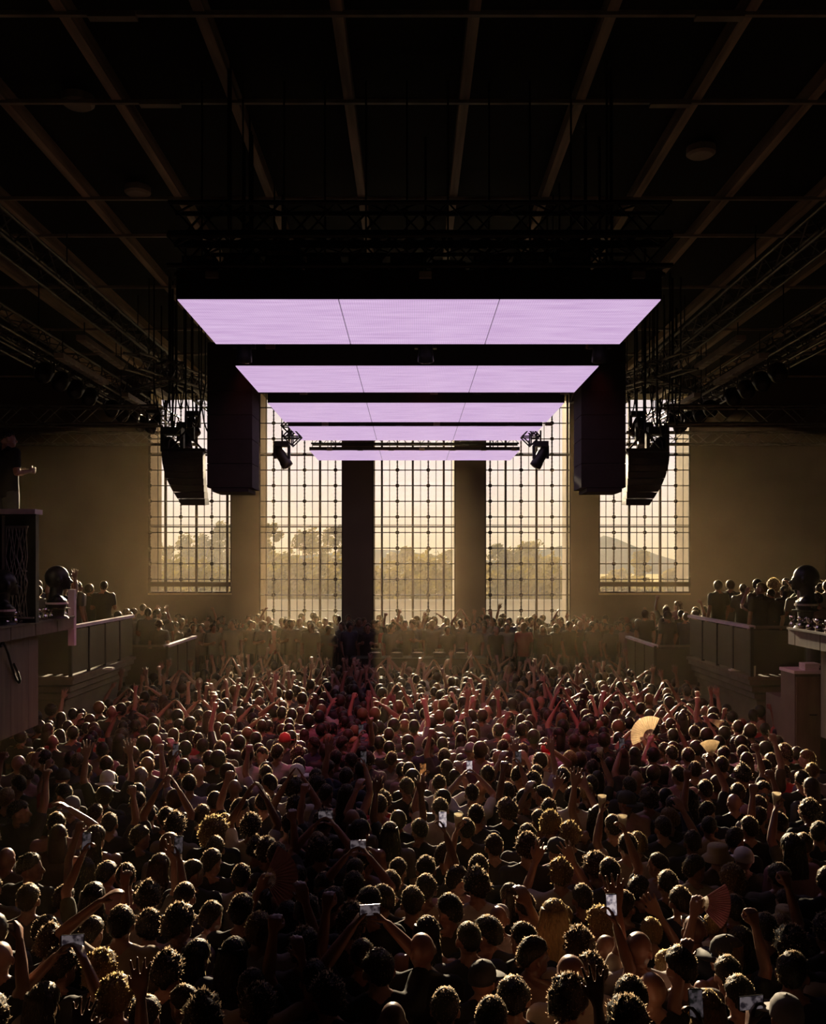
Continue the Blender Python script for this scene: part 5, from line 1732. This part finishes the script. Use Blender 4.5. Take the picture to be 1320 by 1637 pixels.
def hand_fan(c, a0, a1, r, m, label, ry=0.0, rx=0.0):
    """Open folding fan: one blade per fold, two outer guards, a rivet."""
    t = empty('hand_fan', c, label, 'fan', 'folding fans in the crowd')
    t.rotation_euler = (rx, ry, 0)
    n = 17
    for i in range(n):
        b0, b1 = math.radians(a0 + (a1 - a0) * i / n), math.radians(a0 + (a1 - a0) * (i + 1) / n)
        bm = (b0 + b1) / 2
        pts = []
        for rr2 in (r * 0.36, r):
            for ang, dy in ((b0, 0.004), (bm, -0.004), (b1, 0.004)):
                pts.append((math.cos(ang) * rr2, dy, math.sin(ang) * rr2))
        pts += [(p[0], p[1] + 0.0015, p[2]) for p in pts]
        MB().add(pts, [(0, 1, 4, 3), (1, 2, 5, 4), (9, 10, 7, 6), (10, 11, 8, 7), (3, 4, 10, 9), (4, 5, 11, 10), (0, 6, 7, 1), (1, 7, 8, 2)]).build('blade', m, t)
        MB().tube((0, 0, 0), (math.cos(bm) * r * 0.97, 0.004, math.sin(bm) * r * 0.97), 0.0028, n=4).build('rib', M['fanrib'], t)
    MB().lathe([(0.008, -0.008), (0.010, 0.0), (0.008, 0.010)], (0, 0, 0), 8, Matrix.Rotation(math.pi / 2, 3, 'X')).build('rivet', M['alu'], t)
    return t

def lm_of(sp):
    d, side, w = place_words(sp, None, 0)
    return '%s %s' % (side, w)
FANS = {'fan_a': (62, 205, 0.29, 'fanpaper', 'large cream folding fan fully open above the crowd, brightest of the fans'), 'fan_b': (-38, -8, 0.30, 'fanpaper', 'cream folding fan tipped low and half shut, beyond the large cream one'),
        'fan_c': (62, 128, 0.22, 'fanpaper', 'cream folding fan half hidden behind heads, below the tilted one'), 'fan_d': (-62, 68, 0.27, 'fanpink', 'pinkish folding fan held low in the bust side front crowd'),
        'fan_e': (-48, 30, 0.25, 'fanpink', 'dull pink folding fan half open in the cabinet side front crowd')}
for sp in SPOTS:
    lk = sp['look']
    pr = lk.get('prop')
    if lk.get('lm') in ('the broad two-handed filmer', 'the pale-sleeved two-handed filmer'):
        pr = 'phone_wide' if 'broad' in lk['lm'] else 'phone_lit'
    if lk['pose'] == 'phone2' and not pr:
        pr = 'phone_wide'
    if lk.get('vip') and lk['pose'] == 'phone1':
        pr = 'cup'
    if not pr and lk['pose'] == 'phone1':
        pr = 'phone'
    if not pr:
        continue
    hp = (hand_at(lk, sp['s'], 'R') + hand_at(lk, sp['s'], 'L')) / 2 if lk['pose'] == 'phone2' else hand_at(lk, sp['s'])
    c = Vector((sp['x'], sp['y'], sp['z'])) + hp
    wh = lm_of(sp) if not lk.get('lm') else 'held by ' + look_words(lk).split(',')[0]
    if sp['z'] > 1:
        wh = 'on the bust side terrace'
    if pr.startswith('phone'):
        wide = pr == 'phone_wide'
        c += Vector((0, 0.0, 0.045 if not wide else 0.03))
        phone(c, wide, pr, '%s phone held %s, %s' % ({'phone_lit': 'bright-screened', 'phone': 'dim-screened', 'phone_wide': 'dark', 'phone_warm': 'warm-lit'}[pr], 'sideways' if wide else 'upright', wh), 0.0)
    elif pr == 'cup':
        t = empty('drink_cup', c + Vector((0, 0, -0.03)), 'clear drink cup catching the sun, %s' % wh, 'cup', 'drink cups held up')
        MB().lathe([(0.028, 0), (0.030, 0.0), (0.042, 0.12), (0.040, 0.12), (0.029, 0.006)], (0, 0, 0), 14).build('cup_wall', M['cup'], t, True)
        MB().lathe([(0.002, 0.012), (0.029, 0.012), (0.036, 0.085), (0.002, 0.085)], (0, 0, 0), 12).build('drink', M['fanpaper'], t, True)
    else:
        a0, a1, r, mm, lb = FANS[pr]
        hand_fan(c, a0, a1, r, M[mm], lb, rx=-0.15)

# ------------------------------------------------------------------ the far crowd: more people than could be told apart, joined
def low_hair(style):
    mb = MB()
    if style == 0:
        mb.ell(HC + V((0, -0.012, 0.012)), (0.088, 0.104, 0.106), nu=9, nv=6)
    elif style == 1:
        mb.ell(HC + V((0, -0.015, 0.018)), (0.102, 0.112, 0.115), nu=10, nv=7)
    else:
        mb.ell(HC + V((0, -0.012, 0.012)), (0.088, 0.104, 0.106), nu=9, nv=6)
        mb.lathe([(0.02, -0.24), (0.085, -0.22), (0.10, -0.05), (0.085, 0.14), (0.02, 0.2)], (0, -0.05, 0), 8, None, 1, 0.62)
    me = mb.mesh('low_hair')
    a = arrays(me)
    bpy.data.meshes.remove(me)
    rs = random.Random(style)
    top = [V(v) for v in a[0] if v[2] > HC.z - 0.05]
    sp = MB()
    for _ in range(90):
        p = rs.choice(top).lerp(rs.choice(top), rs.random() * 0.4)
        d = (p - HC).normalized()
        p = HC + V((d.x * 0.088, d.y * 0.104, d.z * 0.112)) * (1.1 if style == 1 else 0.98)
        r3 = V((rs.uniform(-1, 1), rs.uniform(-1, 1), rs.uniform(-1, 1)))
        q = p + (d + r3 * 0.7).normalized() * rs.uniform(0.008, 0.016)
        s2 = (q - p).cross(r3).normalized() * 0.005
        sp.add([p - s2, p + s2, q], [(0, 1, 2)])
    return a + ((np.array(sp.v, np.float32), np.array(sp.f, np.int32)),)
LH = [low_hair(i) for i in range(3)]
SKINC = [(0.26, 0.122, 0.083), (0.21, 0.094, 0.063), (0.29, 0.145, 0.104), (0.14, 0.06, 0.038)]
TOPC = [(0.012, 0.011, 0.011)] * 11 + [(0.03, 0.028, 0.028)] * 4 + [(0.018, 0.02, 0.038)] * 2 + [(0.05, 0.03, 0.02), (0.10, 0.085, 0.08), (0.28, 0.24, 0.22), (0.2, 0.1, 0.11), (0.2, 0.012, 0.015)]
HAIRCC = [(0.007, 0.005, 0.004)] * 4 + [(0.014, 0.009, 0.005)] * 6 + [(0.034, 0.018, 0.009)] * 3 + [(0.13, 0.075, 0.03)]
vv, ff, cc, mi_ = [], [], [], []
nvert = 0
r3 = np.random.RandomState(5)
def add_far(x, y, z, turn, up, s):
    global nvert
    u = r3.rand()
    if u < up:
        pose = ('open', 'fist', 'bentup', 'both', 'point', 'phone1', 'fist', 'clap', 'head', 'phone2')[r3.randint(10)]
    else:
        pose = ('rest', 'rest', 'dance')[r3.randint(3)]
    (bv, bf), (tv, tf) = LOW[pose]
    mir = r3.rand() < 0.5
    yaw = r3.choice((0, 0, 0.6, -0.6))
    skin, top, hc = SKINC[r3.randint(4)], TOPC[r3.randint(len(TOPC))], HAIRCC[r3.randint(len(HAIRCC))]
    bald = r3.rand() < 0.07
    hv, hf, (sv, sf) = LH[r3.choice((0, 0, 0, 1, 1, 2))]
    R = np.array(Euler((0, 0, yaw)).to_matrix())
    hv = hv @ R.T + np.array(PIV)
    sv = sv @ R.T + np.array(PIV)
    parts = [(rot_head(bv, yaw, 0), bf, skin), (tv, tf, top)] + ([] if bald else [(hv, hf, hc), (sv, sf, (0.5, 0.33, 0.17))])
    T = np.array(Euler((0, 0, turn)).to_matrix()) * s
    for k, (v, f, c) in enumerate(parts):
        col = np.empty((len(v), 4), np.float32)
        col[:, :3], col[:, 3] = c, 1
        if k == 0:
            col[(v[:, 2] < 0.9) & (np.abs(v[:, 0]) < 0.19), :3] = (0.02, 0.02, 0.025)
        if mir:
            v, f = mirror(v, f)
        vv.append((v @ T.T + np.array((x, y, z))).astype(np.float32))
        ff.append(f + nvert)
        cc.append(col)
        mi_.append(np.full(len(f), 1 if k == 3 else 0, np.int32))
        nvert += len(v)
for x, y in FAR:
    add_far(x, y, 0.0, r3.uniform(-0.3, 0.3), 0.16 if y < 16 else (0.26 if y < 20 else 0.42), r3.uniform(0.93, 1.05))
n_stage = 0
for k in range(5000):     # people on the stage behind the desk, most of them facing the floor
    x, y = r3.uniform(-7.3, 7.3), r3.uniform(25.75, 29.4)
    if (abs(x - 0.25) < 2.0 and y < 26.0) or near(x, y, 0.46):
        continue
    put(x, y)
    add_far(x, y, 1.0, math.pi + r3.uniform(-0.7, 0.7), 0.10, r3.uniform(0.93, 1.05))
    n_stage += 1
for s, X, y0, y1, zf in ((-1, 6.3, 17.7, 21.2, 2.24), (1, 6.3, 17.7, 21.2, 2.24), (-1, 5.75, 22.5, 25.0, 1.44), (1, 5.75, 22.5, 25.0, 1.44)):
    for sp in SPOTS:
        if sp['z'] > 1:
            put(sp['x'], sp['y'])
    for k in range(160):
        x, y = s * r3.uniform(X + 0.35, X + 4.2), r3.uniform(y0, y1)
        if near(x, y, 0.52) or (y < 18.4 and abs(x) < 6.9) or r3.rand() < 0.3:
            continue
        put(x, y)
        add_far(x, y, zf, r3.uniform(-0.6, 0.6) + (0 if r3.rand() < .6 else -s * 0.8), 0.12, r3.uniform(0.93, 1.04))
me = from_arrays('crowd', np.concatenate(vv), np.concatenate(ff))
at = me.attributes.new('Col', 'FLOAT_COLOR', 'POINT')
at.data.foreach_set('color', np.concatenate(cc).ravel())
cm = bpy.data.materials.new('far_crowd')
cm.use_nodes = True
t = cm.node_tree
an = t.nodes.new('ShaderNodeAttribute')
an.attribute_name = 'Col'
nz = t.nodes.new('ShaderNodeTexNoise')
nz.inputs['Scale'].default_value = 25
mxn = t.nodes.new('ShaderNodeMix')
mxn.data_type = 'RGBA'
mxn.blend_type = 'MULTIPLY'
mxn.inputs[0].default_value = 0.35
t.links.new(an.outputs['Color'], mxn.inputs[6])
t.links.new(nz.outputs['Color'], mxn.inputs[7])
t.links.new(mxn.outputs[2], t.nodes['Principled BSDF'].inputs['Base Color'])
t.nodes['Principled BSDF'].inputs['Roughness'].default_value = 0.55
t.nodes['Principled BSDF'].inputs['Specular IOR Level'].default_value = 0.22
t.nodes['Principled BSDF'].inputs['Sheen Weight'].default_value = 0.2
t.nodes['Principled BSDF'].inputs['Sheen Roughness'].default_value = 0.14
t.nodes['Principled BSDF'].inputs['Sheen Tint'].default_value = (1.0, 0.82, 0.6, 1)
me.materials.append(cm)
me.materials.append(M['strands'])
me.polygons.foreach_set('material_index', np.concatenate(mi_))
tag(link('crowd', me), 'dense far crowd dancing between the terraces and standing on the stage', 'crowd', kind='stuff')
print('CROWD', len(FAR), n_stage, 'single', len(SPOTS), 'tris far', len(me.polygons))

# ------------------------------------------------------------------ thicker smoke hanging over the stage front
for i, (px, py, Y, rx, ry, rz, d) in enumerate(PUFFS):
    q = P(px, py, Y)
    o = MB().ell((0, 0, 0), (rx, ry, rz), nu=20, nv=12).build('smoke', volume('smoke_%d' % i, (1.0, 0.88, 0.55), d, 0.3), smooth=True)
    o.location = q
    tag(o, ['drifting smoke before the second window, over the stage front', 'smoke in the sunbeam beside the dark pier', 'thin smoke over the stage, bust side', 'thin smoke over the performer desk', 'thin smoke before the fourth window over the stage'][i], 'smoke', kind='stuff')
